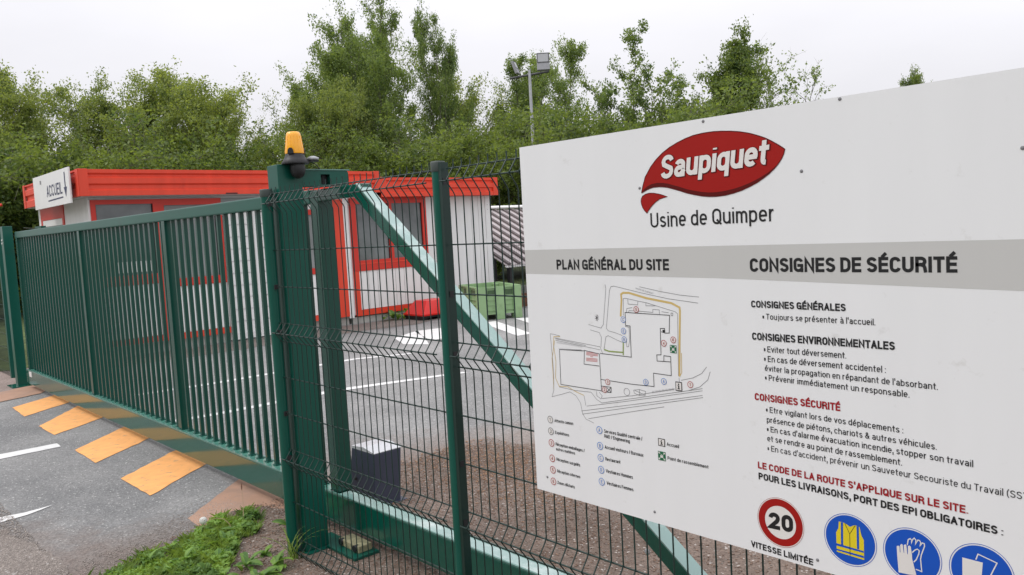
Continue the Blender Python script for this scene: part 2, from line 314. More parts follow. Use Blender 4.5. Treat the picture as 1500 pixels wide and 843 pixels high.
P_VEST = [(-0.8849,0.926),(-0.8704,0.9255),(-0.8576,0.9205),(-0.8432,0.9266),(-0.8335,0.9244),(-0.8295,0.9049),(-0.8237,0.8935),(-0.8238,0.844),(-0.8918,0.8469),(-0.8924,0.8966),(-0.8863,0.9084)]
P_GLOVE1 = [(-0.7462,0.8997),(-0.7427,0.9018),(-0.7398,0.9009),(-0.7391,0.887),(-0.7378,0.8861),(-0.7384,0.9042),(-0.7356,0.9078),(-0.7325,0.9069),(-0.7305,0.8881),(-0.7292,0.8873),(-0.7302,0.9063),(-0.727,0.9091),(-0.7243,0.9079),(-0.7224,0.8867),(-0.7211,0.8866),(-0.7208,0.9064),(-0.7176,0.9089),(-0.7145,0.9069),(-0.7121,0.8895),(-0.7116,0.8776),(-0.7028,0.8411),(-0.7178,0.8384),(-0.7427,0.8368),(-0.7454,0.878)]
P_GLOVE2 = [(-0.7223,0.9084),(-0.7199,0.9223),(-0.7153,0.9259),(-0.7125,0.923),(-0.7131,0.9145),(-0.7102,0.9248),(-0.7064,0.9294),(-0.7027,0.9255),(-0.7044,0.9143),(-0.6987,0.9266),(-0.6948,0.9264),(-0.6922,0.9223),(-0.6941,0.9135),(-0.6889,0.9224),(-0.6846,0.9219),(-0.684,0.9161),(-0.6915,0.8927),(-0.6932,0.8827),(-0.691,0.8534),(-0.7042,0.8556)]
P_THUMB = [(-0.7114,0.8933),(-0.7057,0.9008),(-0.7001,0.9047),(-0.6958,0.9023),(-0.697,0.8936),(-0.7027,0.8789),(-0.7084,0.8713)]
P_SHOE1 = [(-0.6047,0.9114),(-0.5637,0.9107),(-0.568,0.8675),(-0.6063,0.856)]
P_SHOE2 = [(-0.5775,0.9136),(-0.573,0.9274),(-0.536,0.9174),(-0.5482,0.8869)]
P_GREY = [[(-1.6087,1.5053),(-1.6066,1.4915),(-1.6233,1.3795),(-1.6335,1.3677),(-1.685,1.3762)],[(-1.6785,1.3594),(-1.6417,1.3531),(-1.6337,1.3396),(-1.6371,1.3083)],[(-1.4762,1.5006),(-1.3991,1.488),(-1.3314,1.4794),(-1.2692,1.4756)],[(-1.6116,1.369),(-1.5926,1.4863),(-1.5862,1.4986),(-1.5754,1.501),(-1.4771,1.4836),(-1.3749,1.4679),(-1.2728,1.4585)],[(-1.6116,1.369),(-1.6049,1.361),(-1.5731,1.3557),(-1.549,1.3495)],[(-1.5501,1.3285),(-1.5743,1.3351),(-1.6058,1.3458),(-1.6155,1.3407),(-1.6251,1.3007)],[(-1.5421,1.4112),(-1.5392,1.4631),(-1.5322,1.4649),(-1.4785,1.4568),(-1.4523,1.4535),(-1.3519,1.4311),(-1.343,1.4254),(-1.3482,1.2443)],[(-1.8578,1.3357),(-1.8413,1.335),(-1.813,1.3308)],[(-1.838,1.3232),(-1.6408,1.308),(-1.6311,1.2862)],[(-1.8344,1.3157),(-1.6413,1.2983)],[(-1.8578,1.3357),(-1.8503,1.2051),(-1.8546,1.1441),(-1.8645,1.1217),(-1.814,1.1368),(-1.781,1.1479),(-1.754,1.1381),(-1.7358,1.1167),(-1.7286,1.0824),(-1.7157,1.0666),(-1.682,1.0581)],[(-1.8288,1.1591),(-1.7568,1.1554),(-1.6872,1.1577),(-1.6659,1.1372),(-1.6441,1.1284),(-1.4939,1.1639),(-1.2684,1.2169)],[(-1.6433,1.1428),(-1.521,1.1661),(-1.3624,1.2052)],[(-1.7092,1.1096),(-1.5498,1.1449),(-1.2687,1.2108)],[(-1.7336,1.0906),(-1.4949,1.1447),(-1.2692,1.1975)],[(-1.7303,1.0804),(-1.4953,1.1375),(-1.2677,1.1916)],[(-1.704,1.0694),(-1.5518,1.1095),(-1.4029,1.1474)],[(-1.3395,1.2332),(-1.2997,1.2441),(-1.2695,1.2599),(-1.2524,1.2802)],[(-1.3134,1.2067),(-1.277,1.221),(-1.2499,1.2442),(-1.2414,1.2677)],[(-1.3466,1.2392),(-1.3459,1.2279)],[(-1.7187,1.1423),(-1.713,1.1109)],[(-1.522,1.4636),(-1.5215,1.4473),(-1.4858,1.4459),(-1.4839,1.4567)],[(-1.4543,1.4534),(-1.4548,1.4444),(-1.4203,1.4456)],[(-1.5291,1.4216),(-1.5271,1.4336),(-1.5064,1.4371)],[(-1.5209,1.4219),(-1.5192,1.4274),(-1.4801,1.4274),(-1.4303,1.4258),(-1.4299,1.4347),(-1.4068,1.4341),(-1.4069,1.4199)],[(-1.3988,1.4292),(-1.3738,1.4271)],[(-1.3657,1.4269),(-1.3595,1.4267),(-1.3599,1.4195),(-1.3654,1.4192),(-1.3657,1.4269)],[(-1.5145,1.1845),(-1.4926,1.1887),(-1.4693,1.1859),(-1.472,1.172),(-1.4936,1.1705),(-1.5123,1.1754),(-1.5145,1.1845)],[(-1.5098,1.184),(-1.4732,1.1746)],[(-1.4926,1.1881),(-1.4922,1.1707)],[(-1.6643,1.1632),(-1.6637,1.1489),(-1.6471,1.1406),(-1.6413,1.1516),(-1.6532,1.1617)],[(-1.537,1.3787),(-1.5219,1.3768),(-1.5221,1.3359),(-1.5266,1.3165),(-1.5335,1.316),(-1.534,1.3324)],[(-1.8201,1.2857),(-1.7207,1.2922)],[(-1.8341,1.3205),(-1.7006,1.3076)]]
P_BLACK = [[(-1.5347,1.3815),(-1.5346,1.4213),(-1.371,1.42),(-1.3747,1.3679),(-1.3892,1.367),(-1.4036,1.3703)],[(-1.3907,1.3737),(-1.3904,1.3805),(-1.4057,1.3797),(-1.4069,1.3017),(-1.4223,1.3004),(-1.422,1.2819),(-1.3976,1.283)],[(-1.3976,1.283),(-1.3968,1.2999),(-1.3729,1.2993),(-1.3731,1.2433),(-1.4368,1.2443),(-1.4368,1.2042),(-1.5191,1.2021),(-1.6433,1.2039)],[(-1.3976,1.283),(-1.3724,1.2837)],[(-1.5347,1.3815),(-1.5176,1.3808),(-1.518,1.2855),(-1.642,1.287)],[(-1.8185,1.2858),(-1.82,1.1685),(-1.6433,1.1674),(-1.6451,1.285),(-1.7077,1.2915),(-1.7121,1.2466),(-1.6474,1.2462)],[(-1.8185,1.2858),(-1.7078,1.2897)],[(-1.6423,1.1829),(-1.603,1.1833),(-1.604,1.1663),(-1.6419,1.1658)],[(-1.6226,1.1823),(-1.6039,1.1674)],[(-1.6199,1.1667),(-1.6045,1.1815)]]
P_YEL = [[(-1.5527,1.408),(-1.5463,1.4601),(-1.5475,1.4764),(-1.5382,1.481),(-1.5176,1.4815),(-1.4516,1.4672),(-1.3631,1.4554),(-1.3354,1.4436),(-1.3347,1.4334),(-1.3402,1.3381),(-1.3451,1.2446)]]
P_TAN = [[(-1.8131,1.329),(-1.8418,1.3271),(-1.8453,1.3018),(-1.8378,1.2424),(-1.8433,1.1877),(-1.8286,1.1616),(-1.788,1.1637),(-1.757,1.1525),(-1.7186,1.1435)],[(-1.8386,1.3142),(-1.8553,1.2529),(-1.8537,1.1806),(-1.8544,1.1472)],[(-1.3353,1.3127),(-1.3366,1.2558),(-1.3452,1.242)]]
P_GREEN = [[(-1.6251,1.3007),(-1.6051,1.2967),(-1.5484,1.2973)],[(-1.5465,1.3315),(-1.5489,1.289)]]
P_HATCH = [[(-1.7004,1.2863),(-1.6509,1.2862)],[(-1.7007,1.2822),(-1.6511,1.2823)],[(-1.7009,1.2782),(-1.6514,1.2783)],[(-1.7016,1.2672),(-1.6542,1.2678)],[(-1.7019,1.2631),(-1.6545,1.2638)],[(-1.7021,1.259),(-1.6547,1.2598)],[(-1.6838,1.2733),(-1.6725,1.2736)]]
P_MAPC = [('5',-1.4912,1.4323),('4',-1.395,1.3368),('6',-1.3613,1.3491),('3',-1.6158,1.1989),('2',-1.6305,1.1723),('1',-1.3084,1.2242),('C',-1.5427,1.3991),('E',-1.5433,1.3641),('B',-1.542,1.3379),('D',-1.4665,1.2144),('A',-1.4005,1.2236)]

# ================================================================ GROUND
def sheet(name, pts, z, material):
    return struct(MB().poly([(x, y, z) for x, y in pts]).build(name, material))
def ragged(pts, amp, step, seed):
    r = random.Random(seed); outp = []
    for i, p in enumerate(pts):
        q = pts[(i+1) % len(pts)]; d = math.hypot(q[0]-p[0], q[1]-p[1]); n = max(1, int(d/step))
        if d > 12: outp.append(p); continue
        for k in range(n):
            t = k/n; a = amp if k else 0
            outp.append((p[0]+(q[0]-p[0])*t+r.uniform(-a, a), p[1]+(q[1]-p[1])*t+r.uniform(-a, a)))
    return outp
sheet('ground', [(-400, -400), (400, -400), (400, 400), (-400, 400)], -.03, GRASSG)
sheet('road', [(-60, -14), (14, -14), (14, .30), (-60, .30)], 0.0, ASPHR)
sheet('yard', [(-16.5, .30), (14, .30), (14, 22), (-16.5, 22)], 0.0, ASPHY)
# soil strip along the mesh fence, inside and outside
sheet('soil_strip', ragged([(-3.2, -2.6), (2.5, -2.6), (2.5, 3.2), (-.5, 2.6), (-3.39, 2.04), (-4.385, 2.30), (-4.89, 1.86), (-4.75, 1.2), (-4.66, .5), (-4.62, .30), (-4.80, .22), (-4.86, .06), (-4.70, -.18), (-4.50, -.56), (-4.42, -.80), (-4.1, -1.3)], .018, .05, 3), .0065, SOIL)
sheet('gravel_patch', ragged([(-8.5, -1.6), (-5.72, -1.03), (-5.2, -.95), (-4.78, -.90), (-4.40, -1.0), (-3.3, -2.5), (-8, -3.5)], .02, .06, 5), .004, GRAV)
sheet('gravel_strip', ragged([(-13.1, .6), (-12.2, .6), (-12.05, 3.0), (-12.1, 5.6), (-11.9, 6.6), (-12.2, 7.6), (-13.1, 9.9)], .04, .15, 6), .004, GRAV)
sheet('pavement', ragged([(-16.4, -3), (-11.9, -1.6), (-11.0, -.25), (-11.1, .55), (-11.4, 1.4), (-16.4, 1.6)], .02, .1, 8), .004, PAVE)
sheet('grass_verge', ragged([(-40, -1.6), (-13.9, -.6), (-13.4, .5), (-13.6, 1.3), (-16.9, 1.55), (-17, 14), (-40, 14)], .05, .2, 9), .010, GRASSG)

def marking(name, label, pts, material, z=.004, group=None):
    cx = sum(p[0] for p in pts)/len(pts); cy = sum(p[1] for p in pts)/len(pts)
    o = MB().poly([(x, y, z) for x, y in pts]).build(name, material, origin=(cx, cy, 0))
    return struct(tag(o, label, None, group))
ST = 'orange stripes painted on the road in front of the gate'
marking('road_stripe', 'largest and nearest bright orange stripe', ragged([(-6.24, -.186), (-5.636, -.18), (-6.12, .44), (-6.76, .44)], .006, .08, 11), YELLOWS, group=ST)
marking('road_stripe', 'second bright orange stripe from the camera', ragged([(-7.48, -.178), (-6.876, -.183), (-7.38, .44), (-8.08, .44)], .006, .08, 12), YELLOWS, group=ST)
marking('road_stripe', 'third bright orange stripe from the camera', ragged([(-8.835, -.156), (-8.268, -.151), (-8.72, .44), (-9.66, .44)], .006, .08, 13), YELLOWS, group=ST)
marking('road_stripe', 'farthest bright orange stripe', ragged([(-10.18, -.125), (-9.50, -.144), (-9.95, .44), (-10.61, .44)], .006, .08, 14), YELLOWS, group=ST)
marking('road_stripe', 'worn tan stripe beside the weeds', ragged([(-4.97, -.178), (-4.58, -.185), (-4.55, .44), (-5.54, .44)], .006, .08, 15), FADED, z=.0025, group=ST)
marking('road_stripe', 'worn tan band at the far end', ragged([(-11.1, -.9), (-10.72, -.8), (-10.70, -.13), (-10.85, .30), (-11.16, .50), (-11.7, .48), (-11.45, .0)], .01, .08, 16), FADED, z=.007, group=ST)
marking('white_dash', 'longer white dash left of the orange stripes', ragged([(-7.93, -1.4), (-7.89, -.221), (-7.726, -.229), (-7.70, -1.4)], .004, .08, 17), WLINE)
marking('white_dash', 'short pointed white dash at lower left', ragged([(-6.02, -1.3), (-6.005, -.99), (-5.975, -.86), (-5.99, -.69), (-5.905, -.86), (-5.885, -1.016), (-5.88, -1.3)], .004, .08, 18), WLINE)
marking('white_line', 'farther white line across the yard', ragged([(-9.68, 1.0), (-9.55, 1.9), (-9.52, 3.8), (-9.16, 4.5), (-9.06, 4.5), (-9.40, 3.8), (-9.43, 1.9), (-9.55, 1.0)], .005, .3, 19), WLINE)
marking('white_line', 'nearer white line across the yard', ragged([(-7.92, .6), (-7.82, 1.2), (-7.80, 2.55), (-7.34, 3.98), (-7.24, 3.98), (-7.66, 2.5), (-7.70, 1.2), (-7.80, .6)], .005, .3, 20), WLINE)
ZG = 'white zebra bars on the yard'
for pts, lb in [([(-10.71, 5.32), (-11.11, 6.08), (-9.58, 5.18), (-9.97, 4.99)], 'zebra bar in front of the red lid'),
                ([(-11.1, 6.0), (-11.0, 6.5), (-9.9, 5.8), (-9.9, 5.45)], 'zebra bar half behind the middle post'),
                ([(-10.83, 7.29), (-10.76, 7.59), (-8.96, 6.73), (-8.97, 6.43)], 'zebra bar beside the green bin'),
                ([(-10.72, 8.02), (-10.49, 8.30), (-8.6, 7.3), (-8.7, 7.0)], 'farthest zebra bar by the sign edge')]:
    marking('zebra_bar', lb, ragged(pts, .008, .1, 21), WLINE, group=ZG)

# pebbles and bark chips lying on the soil
def chips(name, n, region, smin, smax, material, seed, z=.008):
    r = np.random.default_rng(seed); V = []; F = []
    base = np.array([(0, 0, 1), (1, 0, 0), (0, 1, 0), (-1, 0, 0), (0, -1, 0), (0, 0, -1)], float)
    tri = np.array([(0, 1, 2), (0, 2, 3), (0, 3, 4), (0, 4, 1), (5, 2, 1), (5, 3, 2), (5, 4, 3), (5, 1, 4)])
    P = region(r, n); n = len(P)
    sc = r.uniform(smin, smax, (n, 1, 3))*np.array([1, .6, .35]); a = r.uniform(0, 6.28, n); jit = base[None]*1.0+r.normal(0, .18, (n, 6, 3))
    v = jit*sc; c, s = np.cos(a), np.sin(a)
    x = v[..., 0]*c[:, None]-v[..., 1]*s[:, None]; y = v[..., 0]*s[:, None]+v[..., 1]*c[:, None]; zz = v[..., 2]+z+smin*.15
    vv = np.stack([x+P[:, :1], y+P[:, 1:2], zz], -1).reshape(-1, 3)
    ff = (tri[None]+np.arange(n)[:, None, None]*6).reshape(-1, 3)
    return npmesh(name, vv, ff, material, k=3)
def soil_region(r, n):
    x = r.uniform(-4.85, -.3, n*2); y = r.uniform(-.75, 2.2, n*2)
    keep = (x > -4.9+np.maximum(0, .3-np.abs(y-.5))*0.2+np.where(y < 0, -y*.5, 0)) & (y < 2.25-.15*(x+4.8))
    dens = r.random(n*2) < np.exp(-((x+4.6)**2)*.35)+.35
    k = keep & dens; return np.stack([x[k], y[k]], 1)[:n]
CH1 = mat('brown_bark_chips', (.23, .150, .11), .9, .5, 40); CH2 = mat('grey_pebbles', (.34, .30, .27), .85, .4, 40)
tag(chips('bark_chips', 14000, soil_region, .003, .012, CH1, 1), 'brown bark chips strewn over the soil along the fence', 'chippings', kind='stuff')
def litter_region(r, n):
    x = r.uniform(-4.9, -3.2, n*2); y = 1.75-.05*(x+4.8)+r.normal(0, .28, n*2); k = y < 2.2; return np.stack([x[k], y[k]], 1)[:n]
tag(chips('leaf_litter', 1700, litter_region, .005, .015, mat('orange_litter', (.33, .20, .125), .9, .4, 30), 8), 'orange brown leaf litter where the yard asphalt meets the soil', 'leaf litter', kind='stuff')
tag(chips('pebbles', 9000, soil_region, .003, .009, CH2, 2), 'small pale pebbles scattered in the reddish soil by the fence', 'pebbles', kind='stuff')
def grav_region(r, n):
    x = r.uniform(-6.6, -4.2, n*2); y = -.93-np.abs(r.normal(0, .22, n*2)); return np.stack([x, y], 1)[:n]
tag(chips('loose_gravel', 5000, grav_region, .003, .009, CH2, 3, .004), 'loose gravel at the lower left road edge', 'gravel', kind='stuff')
def edge_region(r, n):
    t = r.random(n); x = -4.45-.45*t+r.normal(-.05, .09, n); y = -.85+.95*t+r.normal(0, .05, n); return np.stack([x-np.abs(r.normal(0, .1, n)), y], 1)
tag(chips('road_grit', 2500, edge_region, .002, .007, CH2, 4, .002), 'fine grit washed onto the asphalt beside the weeds', 'grit', kind='stuff')

# ================================================================ MESH FENCE
fence = thing('mesh_fence', 'green welded mesh fence carrying the large white sign', 'fence', (-2.45, 0, 0))
ROWS = [1.934, 1.642, 1.451, 1.259, 1.163, .970, .776, .582, .486, .292, .095, .0]
FOLDS = [(1.934, 1.837), (1.259, 1.163), (.582, .486), (.095, .0)]
def vwire_mesh():
    pts = [(0, 0, -.06)]; D = -.040
    for hi, lo in FOLDS[::-1]:
        lo_ = lo; mid = (hi+lo)/2
        pts += [(0, 0, lo_-.008), (0, -.006, lo_+.004), (0, D+.006, mid-.007), (0, D, mid), (0, D+.006, mid+.007), (0, -.006, hi-.004), (0, 0, hi+.008)]
    pts.append((0, 0, 1.966))
    pts = [p for i, p in enumerate(pts)]
    return MB().tube(pts, .0026, 6)
vw0 = vwire_mesh()
def fence_panel(x0, n, label):
    root = MB().tube([(x0-.045, .0045, ROWS[0]), (x0+.05*(n-1)+.02, .0045, ROWS[0])], .0032, 6).build('mesh_panel', GREEN_WIRE, fence, origin=(x0, 0, 0))
    plab(root, label)
    first = None
    for k in range(n):
        if first is None:
            first = vw0.build('vertical_wire', GREEN_WIRE, None); first.parent = root; first.location = (0, 0, 0)
        else:
            c = first.copy(); COL.objects.link(c); c.location = (.05*k, 0, 0)
    h = None
    for z in ROWS[1:]+[(a+b)/2 for a, b in FOLDS]:
        apex = any(abs(z-(a+b)/2) < 1e-4 for a, b in FOLDS)
        y = -.0355 if apex else .0045
        if h is None:
            h = MB().tube([(-.045, 0, 0), (.05*(n-1)+.02, 0, 0)], .0032, 6).build('horizontal_wire', GREEN_WIRE, None); h.parent = root; h.location = (0, y, z)
        else:
            c = h.copy(); COL.objects.link(c); c.location = (0, y, z)
    return root
fence_panel(-3.8735, 28, 'narrower mesh panel left of the middle post')
fence_panel(-2.374, 47, 'mesh panel behind the white sign')
def fpost(x, h, label, R0=.030):
    p = MB().lathe([(R0, -.05), (R0, h-.035)], x, 0, 28).build('post', GREEN, fence, origin=(x, 0, 0)); plab(p, label)
    MB().lathe([(R0+.002, h-.04), (R0+.003, h-.035), (R0+.003, h-.006), (R0+.001, h), (.012, h+.002)], x, 0, 28).build('cap', CAP, p, origin=(x, 0, h))
    for z in (1.886, 1.45, 1.211, .775, .536): MB().box(x+.022, x+.040, -.010, .010, z-.012, z+.012).build('fixing_clip', BLACK, p, origin=(x, 0, z))
    return p
fpost(-3.935, 1.962, 'round post beside the gate pillar')
p2 = fpost(-2.468, 1.966, 'middle round post', .026)
MB().box(-2.452, -2.430, -.016, .020, .0, 1.960).build('slot_rail', GREEN_WIRE, p2, origin=(-2.42, 0, 0))
fpost(.045, 1.962, 'round post at the right end')

# ================================================================ SLIDING GATE
gate = thing('sliding_gate', 'long green sliding gate of close upright bars, closed across the road', 'gate', (-7.7, .35, 0))
gb = MB().box(-11.47, -1.16, .300, .400, .062, .236).build('bottom_beam', GREEN_GLOSS, gate, bevel=.006, origin=(-7.7, .35, .15))
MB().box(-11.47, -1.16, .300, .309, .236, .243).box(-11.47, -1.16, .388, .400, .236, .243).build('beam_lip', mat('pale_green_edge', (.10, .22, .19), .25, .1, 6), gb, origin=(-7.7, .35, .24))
MB().box(-11.33, -11.21, .2955, .2995, .165, .225).build('label_plate', WHITE, gb, origin=(-11.25, .3, .2))
MB().box(-11.47, -4.06, .318, .382, 1.886, 1.965).build('top_rail', GREEN, gate, bevel=.009, origin=(-7.7, .35, 1.92))
pk = None
x = -11.372
ups = [-11.435, -8.722, -6.385, -4.020]
k0 = -6.144
xs = [k0+.1218*k for k in range(-44, 17)]
for xx in xs:
    if xx < -11.36 or any(abs(xx-u) < .06 for u in ups) or xx > -4.12: continue
    if pk is None:
        pk = MB().box(-.0122, .0122, -.0135, .0135, 0, 1.646).build('bar', GREEN_BAR, None); pk.parent = gate; pk.location = (xx+7.7, .357-.35, .2405); foot = MB().box(-.022, .022, -.020, .020, 0, .006).build('foot_plate', GREEN, None); foot.parent = pk
    else:
        c = pk.copy(); COL.objects.link(c); c.location = (xx+7.7, .357-.35, .2405)
        f2 = foot.copy(); COL.objects.link(f2); f2.parent = c
for i, u in enumerate(ups):
    hw = .036 if i < 3 else .045
    MB().box(u-hw, u+hw, .322, .322+2*hw, .2405, 1.886 if i < 3 else 1.955).build('upright', GREEN_BAR, gate, bevel=.004, origin=(u, .35, .24))
MB().box(-3.973, -3.52, .320, .384, 1.895, 1.962).build('rail_end', GREEN_GLOSS, gate, bevel=.008, origin=(-3.75, .35, 1.93))
br = MB().prism([(-3.63, 1.936), (-1.385, .2402), (-1.292, .2402), (-3.549, 1.960), (-3.60, 1.960)][::-1], .302, .374, 'y').build('diagonal_brace', GREEN_GLOSS, gate, bevel=.005, origin=(-2.5, .35, 1.1))
MB().lathe([(.004, 0), (.012, .001), (.012, .004), (.004, .006)], 0, 0, 10).build('bolt_head', GALV, br).location = (-1.76+2.5, .3-.35-.0, .50-1.1)
MB().prism([(-1.300, .2440), (-1.290, .2440), (-3.546, 1.9625), (-3.556, 1.9625)], .3035, .3725, 'y').build('brace_top_face', PALE_GREEN, br, origin=(-2.5, .35, 1.1))
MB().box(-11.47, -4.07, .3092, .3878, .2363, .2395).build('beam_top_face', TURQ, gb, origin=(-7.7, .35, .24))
MB().box(-3.96, -1.16, .3092, .3878, .2363, .2395).build('beam_top_face', PALE_GREEN, gb, origin=(-7.7, .35, .24))
blt = [o for o in bpy.data.objects if o.name.startswith('bolt_head')][0]; blt.rotation_euler = (R_(90), 0, 0)

# portal pillar the gate runs through
pil = thing('gate_pillar', 'thick green gate pillar with a bracket arm reaching over the gate', 'gate pillar', (-3.92, .11, 0))
pc = MB().box(-3.985, -3.868, .040, .178, .012, 2.086).build('column', GREEN, pil, bevel=.004, origin=(-3.92, .11, 0))
MB().box(-4.02, -3.83, .03, .28, .0, .012).build('base_plate', GREEN, pil, origin=(-3.92, .11, 0))
am = MB().prism([(.1785, 1.974), (.290, 1.974), (.290, 2.056), (.1785, 2.056)], -3.983, -3.870, 'x')
am.prism([(.345, 1.974), (.462, 1.974), (.462, 2.046), (.455, 2.056), (.345, 2.056)], -3.983, -3.870, 'x')
am.box(-3.983, -3.870, .290, .345, 2.036, 2.056).box(-3.983, -3.870, .290, .345, 1.974, 1.981)
am.build('arm', GREEN, pil, origin=(-3.92, .3, 2.0))
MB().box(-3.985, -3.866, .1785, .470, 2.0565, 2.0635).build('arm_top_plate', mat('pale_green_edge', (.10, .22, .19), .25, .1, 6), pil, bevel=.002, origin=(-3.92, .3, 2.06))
MB().box(-3.975, -3.9, .318, .344, 1.982, 2.035).build('dark_opening_fill', BLACK, pil, origin=(-3.94, .33, 2.0))  # black box stands in for the dark interior of the arm's opening

# beacon on the pillar
bc = thing('warning_beacon', 'amber flashing beacon on a dark base atop the gate pillar', 'beacon', (-3.85, .13, 2.086))
lens = MB().lathe([(.049, 0), (.050, .006), (.045, .045), (.038, .094), (.035, .107), (.029, .113), (.012, .115), (.001, .115)], -3.85, .135, 28, 2.140).build('lens', ORANGE, bc, origin=(-3.85, .135, 2.14))
rb = MB()
for k in range(14):
    a = k*2*math.pi/14; ca, sa = math.cos(a), math.sin(a)
    rb.tube([(-3.85+.0488*ca, .135+.0488*sa, 2.150), (-3.85+.0385*ca, .135+.0385*sa, 2.232)], .0014, 4)
rb.build('lens_ribs', ORANGE, lens, origin=(-3.85, .135, 2.14))
bs = MB().lathe([(.070, 0), (.072, .006), (.060, .024), (.049, .044), (.047, .056), (.02, .057)], -3.85, .135, 28, 2.086).build('base', BLACK, bc, origin=(-3.85, .135, 2.09))
for a0 in (-.9, 1.2, 3.3): 
    t_ = MB(); ca, sa = math.cos(a0), math.sin(a0); ta = (-sa, ca)
    pts = []
    for s_, z_ in [(-.017, 0), (.017, 0), (.014, .02), (.006, .030), (-.006, .030), (-.014, .02)]: pts.append((s_, z_))
    vv = [(-3.85+.0535*ca+s_*ta[0], .135+.0535*sa+s_*ta[1], 2.138+z_) for s_, z_ in pts]+[(-3.85+.040*ca+s_*ta[0], .135+.040*sa+s_*ta[1], 2.138+z_) for s_, z_ in pts]
    n = 6; t_.add(vv, [tuple(range(n)), tuple(range(2*n-1, n-1, -1))]+[(i, i+n, (i+1) % n+n, (i+1) % n) for i in range(n)])
    t_.build('locking_tab', BLACK, bs, origin=(-3.85, .135, 2.14))
MB().box(-3.9, -3.80, .10, .17, 2.0862, 2.0885).build('mounting_plate', BLACK, bc, origin=(-3.85, .13, 2.087))
cup = MB().lathe([(.010, 0), (.030, .012), (.038, .032), (.040, .056), (.036, .076)], -3.829, .135, 22, 2.010).build('cable_gland', BLACK, bc, origin=(-3.82, .135, 2.0))
an = thing('antenna_pad', 'small flat grey antenna beside the amber beacon with a thin cable', 'antenna', (-3.84, .235, 2.06))
MB().lathe([(.028, 0), (.032, .004), (.030, .012), (.012, .020)], -3.83, .228, 18, 2.108).build('head', GALV, an, origin=(-3.83, .23, 2.1))
MB().box(-3.85, -3.81, .206, .25, 2.098, 2.108).build('underside', BLACK, an, origin=(-3.83, .23, 2.1))
MB().tube([(-3.84, .215, 2.10), (-3.84, .25, 2.085), (-3.86, .28, 2.064)], .003, 6).build('cable', BLACK, an, origin=(-3.84, .25, 2.07))

# gate drive housing
mo = thing('gate_motor', 'anthracite gate motor box with a pale grey top behind the beam', 'motor box', (-4.30, .80, 0))
x0, x1, y0, y1 = -4.44, -4.165, .690, .880
def frust(bx0, bx1, by0, by1, z0, tx0, tx1, ty0, ty1, z1):
    m_ = MB(); v = [(bx0, by0, z0), (bx1, by0, z0), (bx1, by1, z0), (bx0, by1, z0), (tx0, ty0, z1), (tx1, ty0, z1), (tx1, ty1, z1), (tx0, ty1, z1)]
    return m_.add(v, [(0,3,2,1),(4,5,6,7),(0,1,5,4),(1,2,6,5),(2,3,7,6),(3,0,4,7)])
mb_ = frust(-4.46, -4.160, .665, .860, .0, -4.41, -4.150, .680, .880, .345)
mb_.build('housing', MOTOR, mo, bevel=.006, origin=(-4.3, .8, 0))
tp = MB().prism([(-4.41, .346), (-4.150, .346), (-4.15, .350), (-4.27, .372), (-4.41, .360)][::-1], .679, .882, 'y').build('lid', MOTORT, mo, origin=(-4.3, .8, .35))
MB().lathe([(.011, 0), (.011, .006), (.004, .007)], 0, 0, 14).build('key_lock', BLACK, mo).location = (-.06, .668-.8-.002, .16)
kl = [o for o in bpy.data.objects if o.name.startswith('key_lock')][0]; kl.rotation_euler = (R_(90), 0, 0)
MB().box(-4.47, -4.14, .65, .90, .0, .012).build('foot', MOTOR, mo, origin=(-4.3, .8, 0))

# roller carriage under the beam
rc = thing('roller_carriage', 'grimy gate roller carriage on a steel plate beside the pillar foot', 'gate roller', (-3.78, .22, 0))
MB().box(-3.84, -3.56, .15, .30, .009, .022).build('plate', GREEN, rc, origin=(-3.7, .25, 0))
MB().box(-3.80, -3.60, .20, .285, .022, .060).build('carriage_body', mat('oily_cream_metal', (.30, .28, .17), .5, .4, 30), rc, bevel=.006, origin=(-3.7, .25, 0))
for xx in (-3.77, -3.63): MB().tube([(xx, .19, .045), (xx, .215, .045)], .018, 14).build('roller', BLACK, rc, origin=(xx, .2, .045))

# receiving posts at the far left end
cp = thing('catch_post', 'square dark green post on a base plate at the far end of the gate', 'post', (-11.76, .29, 0))
MB().box(-11.83, -11.70, .235, .345, .014, 2.045).build('column', GREEN, cp, bevel=.005, origin=(-11.76, .29, 0))
MB().box(-11.92, -11.60, .15, .43, .004, .016).build('base_plate', GREEN_GLOSS, cp, bevel=.003, origin=(-11.76, .29, 0))
for z in (1.87, 1.83): MB().tube([(-11.765, .225, z), (-11.765, .2355, z)], .012, 10).build('bolt', WHITE, cp, origin=(-11.76, .23, z))
rp = thing('receiving_post', 'slim post with white reflective strips behind the square post', 'post', (-12.05, .5, 0))
MB().box(-12.14, -12.02, .47, .56, .0, 1.86).build('column', BLACK, rp, origin=(-12.05, .5, 0))
for a, b in ((1.80, 1.85), (1.42, 1.66), (1.08, 1.38), (.72, 1.05)): MB().box(-12.12, -12.05, .462, .469, a, b).build('reflective_strip', WHITE, rp, origin=(-12.08, .46, a))
MB().box(-12.015, -11.95, .47, .56, .0, 1.84).build('side_channel', GREEN, rp, origin=(-12, .5, 0))
MB().box(-12.05, -11.62, .44, .60, .004, .02).build('base_plate', GREEN, rp, origin=(-12, .5, 0))
